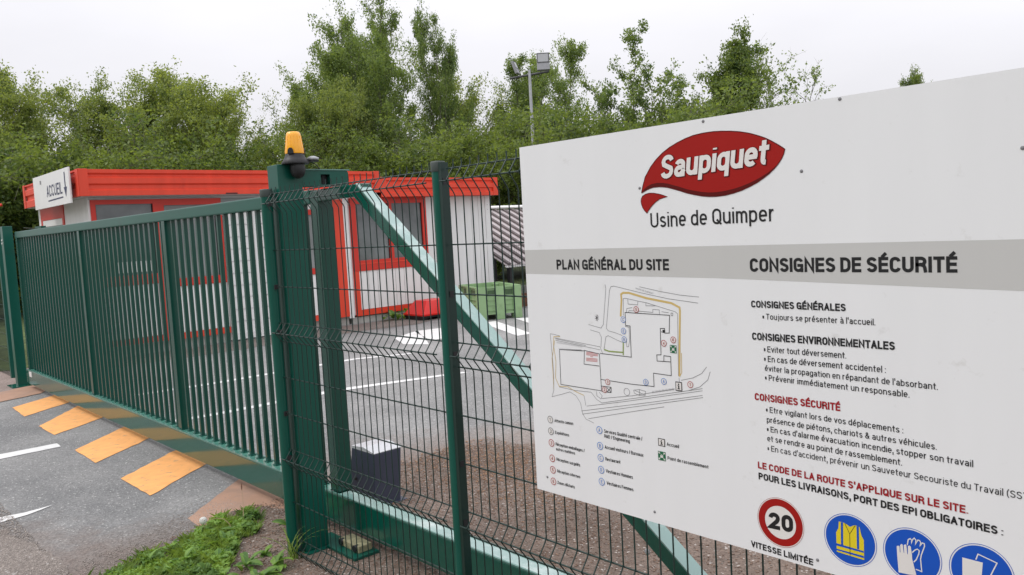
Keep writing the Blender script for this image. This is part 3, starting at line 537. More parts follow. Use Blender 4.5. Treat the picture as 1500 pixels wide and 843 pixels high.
# fence beyond the gate end
ff = thing('end_fence', 'green mesh fence running off beyond the left end of the gate', 'fence', (-12.9, .3, 0))
for xx, yy in ((-12.62, .36), (-15.0, .36), (-17.4, .36)): MB().box(xx-.03, xx+.03, yy-.03, yy+.03, 0, 2.02).build('post', GREEN, ff, bevel=.004, origin=(xx, yy, 0))
hm = None
for z in (1.96, 1.86, 1.6, 1.4, 1.2, 1.0, .8, .6, .4, .2, .05):
    MB().tube([(-17.4, .36, z), (-12.6, .36, z)], .003, 4).build('horizontal_wire', GREEN_WIRE, ff, origin=(-15, .36, z))
for k in range(96):
    if hm is None: hm = MB().tube([(0, 0, 0), (0, 0, 1.98)], .0025, 4).build('vertical_wire', GREEN_WIRE, None); hm.parent = ff; hm.location = (-17.37+12.9, .06, 0)
    else:
        c = hm.copy(); COL.objects.link(c); c.location = (-17.37+12.9+.05*k, .06, 0)
fc = thing('corner_fence', 'short return of green mesh fence behind the catch post', 'fence', (-14.2, 1.2, 0))
MB().box(-14.37, -13.98, 1.17, 1.24, 1.96, 2.10).build('post_head', GREEN, fc, origin=(-14.2, 1.2, 2))
MB().box(-14.22, -14.12, 1.17, 1.24, 0, 1.96).build('post', GREEN, fc, origin=(-14.2, 1.2, 0))
MB().tube([(-12.1, .55, 2.03), (-14.2, 1.2, 2.06)], .004, 5).build('top_wire', GREEN_WIRE, fc, origin=(-13, 1, 2))

# ================================================================ RECEPTION CABINS
FX = -13.2
cab = thing('reception_cabin', 'white reception cabin with a bright red fascia and the reception board on its end', 'cabin', (-14.6, 3.8, 0))
O = (-14.6, 3.8, 1.2)
def part(mb, name, m_, parent=cab, bevel=0.0, origin=None): return mb.build(name, m_, parent, bevel, origin)
# carcass, plinth, roof
part(MB().box(-16.25, FX-.045, 1.70, 6.06, .16, 2.52), 'wall', WHITEW, origin=O)
part(MB().box(-16.2, FX-.06, 1.75, 6.05, 0, .155), 'plinth', CONC, origin=O)
part(MB().box(-16.40, -13.0, 1.52, 6.70, 2.48, 2.50), 'soffit', mat('soffit', (.5, .5, .49), .6, .05), origin=O)
rf = part(MB().box(-16.38, -13.02, 1.54, 6.70, 2.70, 2.80), 'roof', ROOF, origin=O)
def fascia(parent, xf, y0, y1, z0, z1, xb, name='fascia'):
    h = z1-z0
    prof = [(xf-.03, z0), (xf, z0), (xf, z0+.20*h), (xf-.028, z0+.25*h), (xf-.028, z0+.40*h), (xf, z0+.46*h), (xf, z0+.68*h), (xf-.028, z0+.73*h), (xf-.028, z0+.80*h), (xf, z0+.86*h), (xf, z1), (xf-.03, z1)]
    f = MB().prism([(a, b) for a, b in prof][::-1], y0, y1, 'y').build(name, RED, parent, origin=(xf, (y0+y1)/2, z0))
    for yy in (y0, y1-.13): MB().box(xf-.03, xf+.006, yy, yy+.13, z0-.004, z1+.006).build('corner_cover', RED, f, bevel=.004, origin=(xf, yy, z0))
    return f
fascia(cab, -12.95, 1.49, 6.76, 2.49, 2.885, -16.4)
# end fascia facing the street
fe = MB().prism([(1.49, 2.49), (1.49, 2.60), (1.518, 2.62), (1.518, 2.68), (1.49, 2.70), (1.49, 2.79), (1.515, 2.81), (1.515, 2.85), (1.49, 2.86), (1.49, 2.885), (1.53, 2.885), (1.53, 2.49)], -16.42, -12.955, 'x').build('end_fascia', RED, cab, origin=(-14.6, 1.5, 2.5))
for xa, xb in ((-16.43, -16.30), (-13.10, -12.95)): MB().box(xa, xb, 1.483, 1.489, 2.486, 2.89).build('corner_cover', RED, fe, origin=(xa, 1.5, 2.5))
MB().box(-16.42, -16.38, 1.53, 6.7, 2.49, 2.885).box(-16.38, -13.0, 6.70, 6.74, 2.49, 2.885).build('rear_fascia', RED, cab, origin=(-16.4, 4, 2.5))
# facade facing the yard: panels, frames, panes
def ribbed(parent, y0, y1, z0, z1, x=FX, pitch=.20):
    n = max(1, round((y1-y0)/pitch)); d = (y1-y0)/n
    for k in range(n):
        MB().box(x-.045, x, y0+d*k+.004, y0+d*(k+1)-.004, z0, z1).build('wall_panel', WHITEW, parent, bevel=.004, origin=(x, y0+d*k, z0))
def frame(parent, y0, y1, z0, z1, t=.09, x=FX, panes=1, glass=GLASS, mull=.08, depth=.03, name='window', bot=None):
    bot = bot or t
    fr = MB(); fr.box(x-.05, x+.018, y0, y1, z1-t, z1); fr.box(x-.05, x+.018, y0, y1, z0, z0+bot)
    fr.box(x-.05, x+.018, y0, y0+t, z0+bot, z1-t); fr.box(x-.05, x+.018, y1-t, y1, z0+bot, z1-t)
    pw = (y1-y0-2*t-(panes-1)*mull)/panes
    for k in range(1, panes): ym = y0+t+pw*k+mull*(k-1); fr.box(x-.05, x+.018, ym, ym+mull, z0+bot, z1-t)
    w_ = fr.build(name, REDD, parent, origin=(x, y0, z0))
    for k in range(panes):
        ya = y0+t+(pw+mull)*k
        g_ = k if isinstance(glass, list) else 0
        MB().box(x-.03, x-.022, ya-.002, ya+pw+.002, z0+bot-.002, z1-t+.002).build('pane', glass[g_] if isinstance(glass, list) else glass, w_, origin=(x, ya, z0))
        for yg in (ya, ya+pw-.012): MB().box(x-.022, x-.010, yg, yg+.012, z0+bot, z1-t).build('gasket', BLACK, w_, origin=(x, yg, z0))
    return w_
part(MB().box(FX-.05, FX+.004, 1.655, 6.10, 2.44, 2.478), 'head_rail', mat('head_rail_grey', (.5, .5, .5), .5, .05), origin=O)
d1 = frame(cab, 1.68, 2.66, .17, 2.44, t=.07, name='door', bot=.09)
MB().box(FX-.0215, FX+.012, 1.76, 2.58, 1.10, 1.26).build('mid_rail', REDD, d1, origin=(FX, 2.1, 1.1))
MB().box(FX-.0215, FX-.004, 1.76, 2.58, .27, 1.095).build('lower_panel', WHITEW, d1, origin=(FX, 2.1, .3))
MB().box(FX-.0215, FX-.012, 1.98, 2.50, 1.30, 1.47).build('notice', WHITE, d1, origin=(FX, 2.1, 1.3))
MB().box(FX+.0125, FX+.05, 2.50, 2.53, 1.12, 1.24).build('handle', BLACK, d1, origin=(FX, 2.5, 1.2))
frame(cab, 2.66, 3.70, 1.02, 2.44, t=.10, glass=BLIND, bot=.13)
ribbed(cab, 2.66, 3.70, .26, 1.015)
part(MB().box(FX-.045, FX+.012, 1.66, 3.70, .155, .255), 'base_band', RED, origin=O) if False else None
part(MB().box(FX-.045, FX+.012, 2.66, 3.70, .155, .255), 'base_band', RED, origin=(FX, 3, .2))
frame(cab, 4.84, 5.78, 1.02, 2.20, t=.09, glass=BLIND, bot=.11)
ribbed(cab, 4.84, 5.78, 2.205, 2.435); ribbed(cab, 4.84, 5.78, .26, 1.015)
part(MB().box(FX-.045, FX+.012, 4.84, 5.80, .155, .255), 'base_band', RED, origin=(FX, 5, .2))
part(MB().box(FX-.05, FX+.022, 5.80, 6.03, .16, 2.436), 'red_post', RED, origin=(FX, 5.9, .2))
part(MB().box(FX-.05, FX+.012, 6.033, 6.135, .12, 2.40), 'joint_cover', WHITEW, origin=(FX, 6.1, .2))
# louvred white shutter door standing open in front of the facade
sh = part(MB().box(FX-.05, FX+.03, 3.71, 3.79, .02, 2.30).box(FX-.05, FX+.03, 4.75, 4.83, .02, 2.30).box(FX-.05, FX+.03, 3.79, 4.75, 2.20, 2.30).box(FX-.05, FX+.03, 3.79, 4.75, .02, .12).box(FX-.05, FX+.03, 4.24, 4.30, .12, 2.2), 'shutter_door', WHITE, origin=(FX, 4.2, 1))
sl = None
for k in range(10):
    for ya in (3.79, 4.30):
        z = .122+.207*k
        if sl is None: sl = MB().add([(-.02, 0, .198), (-.012, 0, 0), (.010, 0, 0), (.002, 0, .198), (-.02, .45, .198), (-.012, .45, 0), (.010, .45, 0), (.002, .45, .198)], [(0,1,2,3), (7,6,5,4), (1,0,4,5), (2,1,5,6), (3,2,6,7), (0,3,7,4)]).build('slat', WHITE, None); sl.parent = sh; sl.location = (0, ya-4.2, z-1)
        else: c = sl.copy(); COL.objects.link(c); c.location = (0, ya-4.2, z-1)
part(MB().box(FX-.05, FX+.006, 3.70, 4.84, 2.31, 2.435), 'transom', BLIND, origin=(FX, 4.2, 2.3))
MB().box(-12.9475, -12.945, 3.70, 3.90, 2.494, 2.512).build('maker_plate', BLACK, cab, origin=(-12.95, 3.8, 2.5))
# end wall facing the street
ew = FXE = 1.65
e1 = MB().box(-14.55, FX, 1.655, 1.70, .16, 2.478).build('end_wall', WHITEW, cab, origin=(-13.9, 1.65, .2))
MB().box(FX-.10, FX+.006, 1.648, 1.654, .16, 2.478).build('corner_strip', WHITE, e1, origin=(FX, 1.65, .2))
part(MB().box(-16.25, -16.05, 1.655, 1.70, .16, 2.478), 'end_pier', WHITEW, origin=(-16.1, 1.65, .2))
we = part(MB().box(-16.05, -14.55, 1.64, 1.70, 2.24, 2.478).box(-14.66, -14.55, 1.64, 1.70, .9, 2.24).box(-16.05, -15.94, 1.64, 1.70, .9, 2.24).box(-16.05, -14.55, 1.64, 1.70, .16, .9), 'end_window', REDD, origin=(-15.3, 1.65, 1))
MB().box(-15.94, -14.66, 1.672, 1.68, .9, 2.24).build('pane', BLIND, we, origin=(-15.3, 1.67, 1.5))
MB().box(-15.94, -14.66, 1.645, 1.671, 2.13, 2.235).build('shutter_box', WHITE, we, origin=(-15.3, 1.65, 2.2))
MB().add([(-15.94, 1.66, 1.0), (-15.55, 1.66, 1.0), (-15.12, 1.66, 2.12), (-15.94, 1.66, 2.12)], [(0, 1, 2, 3)]).build('curtain', mat('pale_curtain', (.5, .5, .47), .8, .15, 8), we, origin=(-15.6, 1.66, 1.5)) if False else None
MB().tube([(FX+.004, 1.9, 2.46), (FX+.004, 2.6, 2.463), (FX+.004, 3.6, 2.459)], .006, 5).build('cable', GALV, cab, origin=(FX, 2.6, 2.46))

# reception board on the end fascia
ab = thing('reception_board', 'white board lettered ACCUEIL with a dark arrow on the cabin end', 'sign', (-13.95, 1.42, 2.65))
MB().box(-15.25, -13.10, 1.40, 1.425, 2.40, 2.93).build('panel', WHITE, ab, bevel=.003, origin=(-14.2, 1.41, 2.6))
MB().box(-15.0, -14.92, 1.425, 1.49, 2.5, 2.85).box(-13.4, -13.32, 1.425, 1.49, 2.5, 2.85).build('bracket', GALV, ab, origin=(-14.2, 1.45, 2.6))

# ---- right hand cabin
rc2 = thing('side_cabin', 'smaller white cabin with a two pane red window, right of the reception cabin', 'cabin', (-14.6, 8.0, 0))
O2 = (-14.6, 8, 1)
MB().box(-16.2, FX-.045, 6.14, 9.72, .16, 2.40).build('wall', WHITEW, rc2, origin=O2)
MB().box(-16.15, FX-.035, 6.12, 9.68, 0, .12).build('plinth', CONC, rc2, origin=O2)
MB().box(-16.3, -13.0, 6.78, 9.76, 2.395, 2.41).build('soffit', REDD, rc2, origin=O2)
MB().box(-16.3, -13.0, 6.78, 9.75, 2.60, 2.70).build('roof', ROOF, rc2, origin=O2)
fascia(rc2, -12.96, 6.765, 9.79, 2.40, 2.772, -16.3)
MB().box(-16.35, -12.99, 9.755, 9.785, 2.40, 2.772).build('end_fascia', RED, rc2, origin=(-14.6, 9.77, 2.5))
frame(rc2, 6.20, 7.98, 1.00, 2.395, t=.11, panes=2, glass=[GLASS, GLASS], mull=.09, bot=.20)
MB().box(FX+.0185, FX+.024, 6.30, 7.86, 1.125, 1.145).build('sill_strip', RED, rc2, origin=(FX, 7, 1.1))
MB().box(FX-.045, FX+.014, 6.20, 6.30, .14, .998).build('red_post', RED, rc2, origin=(FX, 6.2, .2))
ribbed(rc2, 6.30, 7.98, .255, .998)
ribbed(rc2, 7.985, 9.60, .255, 2.395)
MB().box(FX-.045, FX+.012, 6.30, 9.60, .14, .25).build('base_band', RED, rc2, origin=(FX, 8, .2))
MB().box(FX-.045, FX+.010, 9.60, 9.74, .12, 2.395).build('corner_post', WHITE, rc2, origin=(FX, 9.7, .2))
for z in (2.2, 2.1): MB().tube([(FX+.010, 9.66, z), (FX+.016, 9.66, z)], .008, 8).build('screw', GALV, rc2, origin=(FX, 9.66, z))

# ================================================================ YARD OBJECTS
# pallet box
bx = thing('pallet_box', 'pale green plastic pallet box beside the cabin', 'crate', (-11.4, 8.1, 0))
U = Vector((.375, .927, 0)); V_ = Vector((-.927, .375, 0)); A0 = Vector((-11.07, 7.46, 0))
def bb(mb, u0, u1, v0, v1, z0, z1):
    c = [A0+U*a+V_*b for a, b in ((u0, v0), (u1, v0), (u1, v1), (u0, v1))]
    v = [(p.x, p.y, z0) for p in c]+[(p.x, p.y, z1) for p in c]
    return mb.add(v, [(0,3,2,1),(4,5,6,7),(0,1,5,4),(1,2,6,5),(2,3,7,6),(3,0,4,7)])
LN, WD = .84, 1.2
bb(MB(), .03, LN-.03, .03, WD-.03, .10, .13).build('floor', BIN, bx, origin=A0)
for q in ((.03, LN-.03, .03, .055), (.03, LN-.03, WD-.055, WD-.03), (.03, .055, .055, WD-.055), (LN-.055, LN-.03, .055, WD-.055)): bb(MB(), *q, .13, .60).build('side_wall', BIN, bx, origin=A0)
for q in ((.0, LN, .0, .03), (.0, LN, WD-.03, WD), (.0, .03, .03, WD-.03), (LN-.03, LN, .03, WD-.03)): bb(MB(), *q, .586, .612).build('rim', BIN, bx, origin=A0)
for (u0, u1, v0, v1) in ((-.005, .16, -.005, .16), (LN-.16, LN+.005, -.005, .16), (LN/2-.09, LN/2+.09, -.005, .05), (-.005, .16, WD-.16, WD+.005), (-.005, .05, WD/2-.09, WD/2+.09), (LN-.16, LN+.005, WD-.16, WD+.005)):
    m_ = MB(); bb(m_, u0, u1, v0, v1, .0, .585); m_.build('corner_pillar', BIN, bx, bevel=.005, origin=A0)
for u0 in (.19, .54):
    m_ = MB(); bb(m_, u0, u0+.17, .018, .03, .45, .545); m_.build('vent', BIND, bx, origin=A0)
    for z in (.36, .27, .17): m_ = MB(); bb(m_, u0-.01, u0+.19, .008, .03, z, z+.014); m_.build('rib', BIN, bx, origin=A0)
    m_ = MB(); bb(m_, u0-.02, u0+.20, .005, .04, .10, .125); m_.build('foot_rail', BIN, bx, origin=A0)
for v0 in (.22, .66):
    m_ = MB(); bb(m_, .018, .03, v0, v0+.28, .45, .545); m_.build('vent', BIND, bx, origin=A0)
    for z in (.36, .27, .17): m_ = MB(); bb(m_, .008, .03, v0, v0+.30, z, z+.014); m_.build('rib', BIN, bx, origin=A0)
# red salt bin
sb = thing('salt_bin', 'red plastic bin with sloped sides on a black base in front of the cabin', 'bin', (-12.5, 7.45, 0))
frust(-12.85, -12.20, 7.03, 7.90, .10, -12.72, -12.34, 7.22, 7.70, .36).build('lid', REDLID, sb, bevel=.012, origin=(-12.5, 7.4, .1))
MB().box(-12.86, -12.19, 7.02, 7.91, .085, .12).build('rim', REDLID, sb, bevel=.005, origin=(-12.5, 7.4, .1))
m_ = MB()
for a in (7.05, 7.40, 7.78): m_.box(-12.82, -12.22, a, a+.10, 0, .085)
m_.box(-12.84, -12.20, 7.04, 7.9, .05, .0849); m_.build('base', BLACK, sb, origin=(-12.5, 7.4, 0))

# low lean-to with a ribbed roof
sc_ = thing('lean_to_shelter', 'low shelter with a weathered ribbed roof right of the cabins', 'shelter', (-14.3, 11.8, 0))
ex, ez, tx_, tz = -13.0, .83, -15.8, 2.15
d = Vector((tx_-ex, 0, tz-ez)); ln = d.length; dn_ = d.normalized(); nn = Vector((-dn_.z, 0, dn_.x))*-1 if False else Vector((dn_.z, 0, -dn_.x))
if nn.z < 0: nn = -nn
def slab(y0, y1, a, b, h0, h1, name, m__, parent):
    P = [Vector((ex, 0, ez))+dn_*a+nn*h0, Vector((ex, 0, ez))+dn_*b+nn*h0, Vector((ex, 0, ez))+dn_*b+nn*h1, Vector((ex, 0, ez))+dn_*a+nn*h1]
    return MB().prism([(p.x, p.z) for p in P][::-1], y0, y1, 'y').build(name, m__, parent, origin=(ex, y0, ez))
rs = slab(9.95, 14.2, 0, ln, 0, .02, 'roof', ROOF, sc_)
for k in range(14): slab(10.0+k*.30, 10.085+k*.30, 0, ln-.06, .021, .062, 'roof_rib', ROOFR, rs)
slab(9.95, 14.2, -.03, .03, -.03, .0, 'eave_strip', WHITE, sc_)
slab(9.95, 14.2, ln-.05, ln+.06, .063, .10, 'ridge_cap', WHITE, sc_)
for yy in (10.1, 12.0, 14.0):
    MB().box(-13.15, -13.05, yy, yy+.08, 0, .84).build('post', BLACK, sc_, origin=(-13.1, yy, 0)); MB().box(-15.8, -15.7, yy, yy+.08, 0, 2.1).build('post', BLACK, sc_, origin=(-15.7, yy, 0))
# dark panel fence standing between the bin and the shelter
df = thing('dark_fence', 'dark mesh fence with rusty panels behind the green pallet box', 'fence', (-11.6, 9.8, 0))
for yy in (9.62, 11.2, 12.6):
    MB().box(-11.95, -11.87, yy, yy+.08, 0, 1.48).build('post', GREEN, df, origin=(-11.9, yy, 0))
for z in (.1, .5, .9, 1.3): MB().tube([(-11.91, 9.0, z), (-11.91, 12.3, z)], .004, 4).build('horizontal_wire', BLACK, df, origin=(-11.9, 10.5, z))
hm = None
for k in range(60):
    if hm is None: hm = MB().tube([(0, 0, 0), (0, 0, 1.45)], .0025, 4).build('vertical_wire', BLACK, None); hm.parent = df; hm.location = (-.31, -.75, 0)
    else: c = hm.copy(); COL.objects.link(c); c.location = (-.31, -.75+.055*k, 0)
for k, z in enumerate((.35, .62, .92)): MB().box(-11.99, -11.965, 9.6, 10.5, z, z+.06).build('rail_board', GALV if k else BROWNP, df, origin=(-12, 10, z))
MB().box(-12.0, -11.97, 9.3, 10.6, .02, .30).build('rusty_panel', BROWNP, df, origin=(-12, 10, .1))

# floodlight mast
lm_ = thing('floodlight_mast', 'slender grey mast carrying two floodlights on a crossbar', 'lamp post', (-18.0, 15.95, 0))
MB().tube([(-18.0, 15.95, 0), (-18.0, 15.95, 3.0), (-18.02, 15.97, 6.45)], [.075, .06, .045], 14).build('pole', GALV, lm_, origin=(-18, 15.95, 0))
cbd = Vector((.81, .90, .15)).normalized(); cc = Vector((-18.055, 16.01, 6.40))
MB().tube([cc-cbd*.62, cc+cbd*.62], .035, 4).build('crossbar', mat('dark_steel', (.08, .08, .085), .5, .1), lm_, origin=cc)
def flood(c, yaw, pit, s, nm):
    M = Matrix.Translation(c)@Matrix.Rotation(yaw, 4, 'Z')@Matrix.Rotation(pit, 4, 'X')
    def tb(x0, x1, y0, y1, z0, z1):
        m_ = MB(); m_.box(x0*s, x1*s, y0*s, y1*s, z0*s, z1*s); m_.v = [tuple(M@Vector(p)) for p in m_.v]; return m_
    h = tb(-.20, .20, -.06, .06, -.28, .28).build(nm, mat('floodlight_grey', (.26, .265, .28), .5, .08), lm_, bevel=.01, origin=c)
    tb(-.16, .16, -.068, -.061, -.02, .24).build('lens', mat('milky_lens', (.34, .35, .36), .3, .05), h, origin=c)
    f_ = MB(); 
    for b_ in ((-.19, .19, .25, .27), (-.19, .19, -.05, -.03)): f_.box(b_[0]*s, b_[1]*s, -.072*s, -.062*s, b_[2]*s, b_[3]*s)
    for b_ in ((-.19, -.17), (.17, .19)): f_.box(b_[0]*s, b_[1]*s, -.072*s, -.062*s, -.05*s, .27*s)
    f_.v = [tuple(M@Vector(p)) for p in f_.v]; f_.build('lens_frame', mat('dark_steel', (.08, .08, .085), .5, .1), h, origin=c)
    return h
flood(Vector((-17.76, 16.34, 6.78)), YAW-.05, -.25, 1.0, 'floodlight')
flood(Vector((-18.36, 15.70, 6.64)), YAW+1.25, -.35, .72, 'floodlight')
MB().tube([(-18.03, 15.98, 6.40), (-18.03, 15.98, 6.55)], .04, 8).build('bracket', GALV, lm_, origin=(-18, 16, 6.4))

# warning sign cut by the left edge of the picture
ws = thing('road_sign', 'red edged road sign on a tan post at the far left edge', 'road sign', (-16.15, .95, 0))
c0 = Vector((-16.1, .72, 2.33))
vv = [(-16.02, .44, 2.30), (-15.90, 1.02, 2.55), (-16.05, .92, 2.38), (-16.10, .55, 2.12)]
MB().tube([(-16.3, .62, 0), (-16.25, .66, 1.5), (-16.10, .98, 2.42)], .035, 6).build('post', mat('tan_post', (.45, .34, .25), .7, .1), ws, origin=(-16.2, .8, 1))
MB().add([(-16.0, .35, 2.28), (-15.95, 1.03, 2.52), (-16.05, 1.0, 2.46), (-16.12, .35, 1.98), (-16.04, .35, 2.28), (-15.99, 1.03, 2.52), (-16.09, 1.0, 2.46), (-16.16, .35, 1.98)], [(0,1,2,3), (7,6,5,4), (0,4,5,1), (1,5,6,2), (2,6,7,3), (3,7,4,0)]).build('plate', GALV, ws, origin=(-16, .7, 2.3))
MB().tube([(-15.97, .35, 2.30), (-15.93, 1.05, 2.54)], .025, 5).build('red_rim', REDD, ws, origin=(-16, .7, 2.4))

# ================================================================ SITE SIGN
YF = -.045                      # front face of the board

# ---------------------------------------------------------------- condensed sans lettering, drawn as strokes
def _arc(cx, cy, rx, ry, a0, a1, n=9):
    return [(cx+rx*math.cos(R_(a0+(a1-a0)*i/n)), cy+ry*math.sin(R_(a0+(a1-a0)*i/n))) for i in range(n+1)]
def glyph(ch, A, D):
    """(advance width, x height?, strokes); coordinates 0..1 between stroke centres; A ascender, D descender"""
    a = _arc
    G = {
     'A': (.56, 0, [[(0, 0), (.5, 1)], [(.5, 1), (1, 0)], [(.17, .30), (.83, .30)]]),
     'B': (.52, 0, [[(0, 0), (0, 1), (.45, 1)]+a(.45, .765, .47, .235, 90, -90)+[(0, .53)], [(.45, .53)]+a(.5, .265, .5, .265, 90, -90)+[(0, 0)]]),
     'C': (.52, 0, [a(.5, .73, .5, .27, 8, 180)+a(.5, .27, .5, .27, 180, 352)]),
     'D': (.53, 0, [[(0, 0), (0, 1)]+a(.38, .68, .62, .32, 90, 0)+a(.38, .32, .62, .32, 0, -90)+[(0, 0)]]),
     'E': (.46, 0, [[(1, 1), (0, 1), (0, 0), (1, 0)], [(0, .52), (.92, .52)]]),
     'F': (.44, 0, [[(1, 1), (0, 1), (0, 0)], [(0, .52), (.9, .52)]]),
     'G': (.55, 0, [a(.5, .74, .5, .26, 12, 180)+a(.5, .27, .5, .27, 180, 350), [(1, 0), (1, .46), (.56, .46)]]),
     'H': (.55, 0, [[(0, 0), (0, 1)], [(1, 0), (1, 1)], [(0, .52), (1, .52)]]),
     'I': (.0, 0, [[(0, 0), (0, 1)]]),
     'J': (.42, 0, [[(1, 1), (1, .26)]+a(.5, .26, .5, .26, 0, -180)]),
     'L': (.42, 0, [[(0, 1), (0, 0), (1, 0)]]),
     'M': (.70, 0, [[(0, 0), (0, 1), (.5, .05), (1, 1), (1, 0)]]),
     'N': (.56, 0, [[(0, 0), (0, 1), (1, 0), (1, 1)]]),
     'O': (.54, 0, [a(.5, .72, .5, .28, 180, 0)+a(.5, .28, .5, .28, 0, -180)+[(0, .72)]]),
     'P': (.50, 0, [[(0, 0), (0, 1), (.45, 1)]+a(.5, .735, .5, .265, 90, -90)+[(0, .47)]]),
     'Q': (.54, 0, [a(.5, .72, .5, .28, 180, 0)+a(.5, .28, .5, .28, 0, -180)+[(0, .72)], [(.58, .22), (1.02, -.03)]]),
     'R': (.53, 0, [[(0, 0), (0, 1), (.45, 1)]+a(.48, .745, .48, .255, 90, -90)+[(0, .49)], [(.50, .49), (.86, .40), (.96, .22), (1.02, 0)]]),
     'S': (.51, 0, [a(.5, .76, .48, .24, 12, 180)+[(.10, .62), (.5, .51), (.92, .40)]+a(.5, .25, .5, .25, 10, -168)]),
     'T': (.48, 0, [[(0, 1), (1, 1)], [(.5, 1), (.5, 0)]]),
     'U': (.54, 0, [[(0, 1)]+a(.5, .28, .5, .28, 180, 360)+[(1, 1)]]),
     'V': (.55, 0, [[(0, 1), (.5, 0)], [(.5, 0), (1, 1)]]),
     'X': (.55, 0, [[(0, 1), (1, 0)], [(0, 0), (1, 1)]]),
     'Z': (.48, 0, [[(0, 1), (1, 1), (0, 0), (1, 0)]]),
     '0': (.48, 0, [a(.5, .70, .5, .30, 180, 0)+a(.5, .30, .5, .30, 0, -180)+[(0, .70)]]),
     '1': (.25, 0, [[(0, .78), (.7, .86), (1, 1), (1, 0)]]),
     '2': (.48, 0, [a(.5, .73, .5, .27, 180, -20)+[(.82, .48), (.0, .0), (1, 0)]]),
     '3': (.46, 0, [a(.48, .76, .46, .24, 170, -60)+[(.4, .53)], [(.4, .53)]+a(.5, .26, .5, .27, 80, -175)]),
     '4': (.50, 0, [[(.75, 0), (.75, 1), (0, .28), (1, .28)]]),
     '5': (.48, 0, [[(.92, 1), (.12, 1), (.05, .55)]+a(.5, .31, .5, .31, 140, -165)]),
     '6': (.48, 0, [[(.95, .80)]+a(.5, .74, .5, .26, 20, 180)+a(.5, .30, .5, .30, 180, 540)]),
     '(': (.16, 0, [[(1, 1.08), (.2, .8), (0, .5), (.2, .1), (1, -.15)]]),
     ')': (.16, 0, [[(0, 1.08), (.8, .8), (1, .5), (.8, .1), (0, -.15)]]),
     '/': (.26, 0, [[(0, -.05), (1, 1.05)]]),
     '&': (.55, 0, [[(1, 0), (.2, .72)]+a(.42, .80, .24, .2, 190, -20)+[(.1, .38)]+a(.38, .24, .38, .24, 160, 320)+[(.95, .45)]]),
     'a': (.41, 1, [a(.5, .74, .46, .26, 165, 0)+[(.97, 0)], [(.97, .56), (.5, .54)]+a(.42, .27, .42, .27, 90, 270)+[(.62, .0), (.97, .24)]]),
     'b': (.43, 1, [[(0, A), (0, 0)], [(0, .66)]+a(.5, .68, .5, .32, 180, 0)+a(.5, .32, .5, .32, 0, -180)]),
     'c': (.40, 1, [a(.5, .68, .5, .32, 18, 180)+a(.5, .32, .5, .32, 180, 342)]),
     'd': (.43, 1, [[(1, A), (1, 0)], [(1, .66)]+a(.5, .68, .5, .32, 0, 180)+a(.5, .32, .5, .32, 180, 360)]),
     'e': (.42, 1, [[(.04, .50), (.96, .50)], [(1, .44)]+a(.5, .66, .5, .34, 0, 180)+a(.5, .32, .5, .32, 180, 322)]),
     'f': (.26, 1, [[(1, A)]+a(.9, A-.25, .5, .25, 90, 180)+[(.4, 0)], [(0, 1), (.95, 1)]]),
     'g': (.43, 1, [[(1, 1), (1, D+.3)]+a(.5, D+.28, .5, .28, 0, -170), [(1, .66)]+a(.5, .68, .5, .32, 0, 180)+a(.5, .32, .5, .32, 180, 360)]),
     'h': (.43, 1, [[(0, A), (0, 0)], [(0, .62)]+a(.5, .68, .5, .32, 170, 0)+[(1, 0)]]),
     'i': (.0, 1, [[(0, 0), (0, 1)], [(0, A-.02), (0, A+.10)]]),
     'j': (.12, 1, [[(1, 1), (1, D+.2), (.6, D), (0, D)], [(1, A-.02), (1, A+.10)]]),
     'l': (.0, 1, [[(0, 0), (0, A+.06)]]),
     'm': (.68, 1, [[(0, 0), (0, 1)], [(0, .62)]+a(.25, .70, .25, .30, 170, 0)+[(.5, 0)], [(.5, .62)]+a(.75, .70, .25, .30, 170, 0)+[(1, 0)]]),
     'n': (.43, 1, [[(0, 0), (0, 1)], [(0, .62)]+a(.5, .68, .5, .32, 170, 0)+[(1, 0)]]),
     'o': (.43, 1, [a(.5, .68, .5, .32, 180, 0)+a(.5, .32, .5, .32, 0, -180)+[(0, .68)]]),
     'p': (.43, 1, [[(0, 1), (0, D)], [(0, .66)]+a(.5, .68, .5, .32, 180, 0)+a(.5, .32, .5, .32, 0, -180)]),
     'q': (.43, 1, [[(1, 1), (1, D)], [(1, .66)]+a(.5, .68, .5, .32, 0, 180)+a(.5, .32, .5, .32, 180, 360)]),
     'r': (.25, 1, [[(0, 0), (0, 1)], [(0, .55), (.12, .80), (.5, .98), (1, 1)]]),
     's': (.39, 1, [a(.5, .77, .46, .23, 20, 180)+[(.12, .61), (.5, .50), (.9, .40)]+a(.5, .25, .5, .25, 10, -160)]),
     't': (.26, 1, [[(.42, 1.36), (.42, .26)]+a(.80, .24, .38, .24, 180, 270)+[(1, 0)], [(0, 1), (1, 1)]]),
     'u': (.43, 1, [[(0, 1)]+a(.5, .32, .5, .32, 180, 360)+[(1, .5)], [(1, 1), (1, 0)]]),
     'v': (.42, 1, [[(0, 1), (.5, 0)], [(.5, 0), (1, 1)]]),
     'x': (.42, 1, [[(0, 1), (1, 0)], [(0, 0), (1, 1)]]),
     '.': (.0, 1, [[(0, -.10), (0, .10)]]), ',': (.0, 1, [[(0, -.34), (0, .10)]]), ':': (.0, 1, [[(0, -.10), (0, .10)], [(0, .80), (0, 1.0)]]),
     "'": (.0, 1, [[(0, A-.28), (0, A+.12)]]), '’': (.0, 1, [[(0, A-.28), (0, A+.12)]]), '•': (.10, 1, [[(.5, .36), (.5, .70)]]),
    }
    ACC = {'É': ('E', 1), 'À': ('A', 2), 'é': ('e', 1), 'è': ('e', 2), 'à': ('a', 2)}
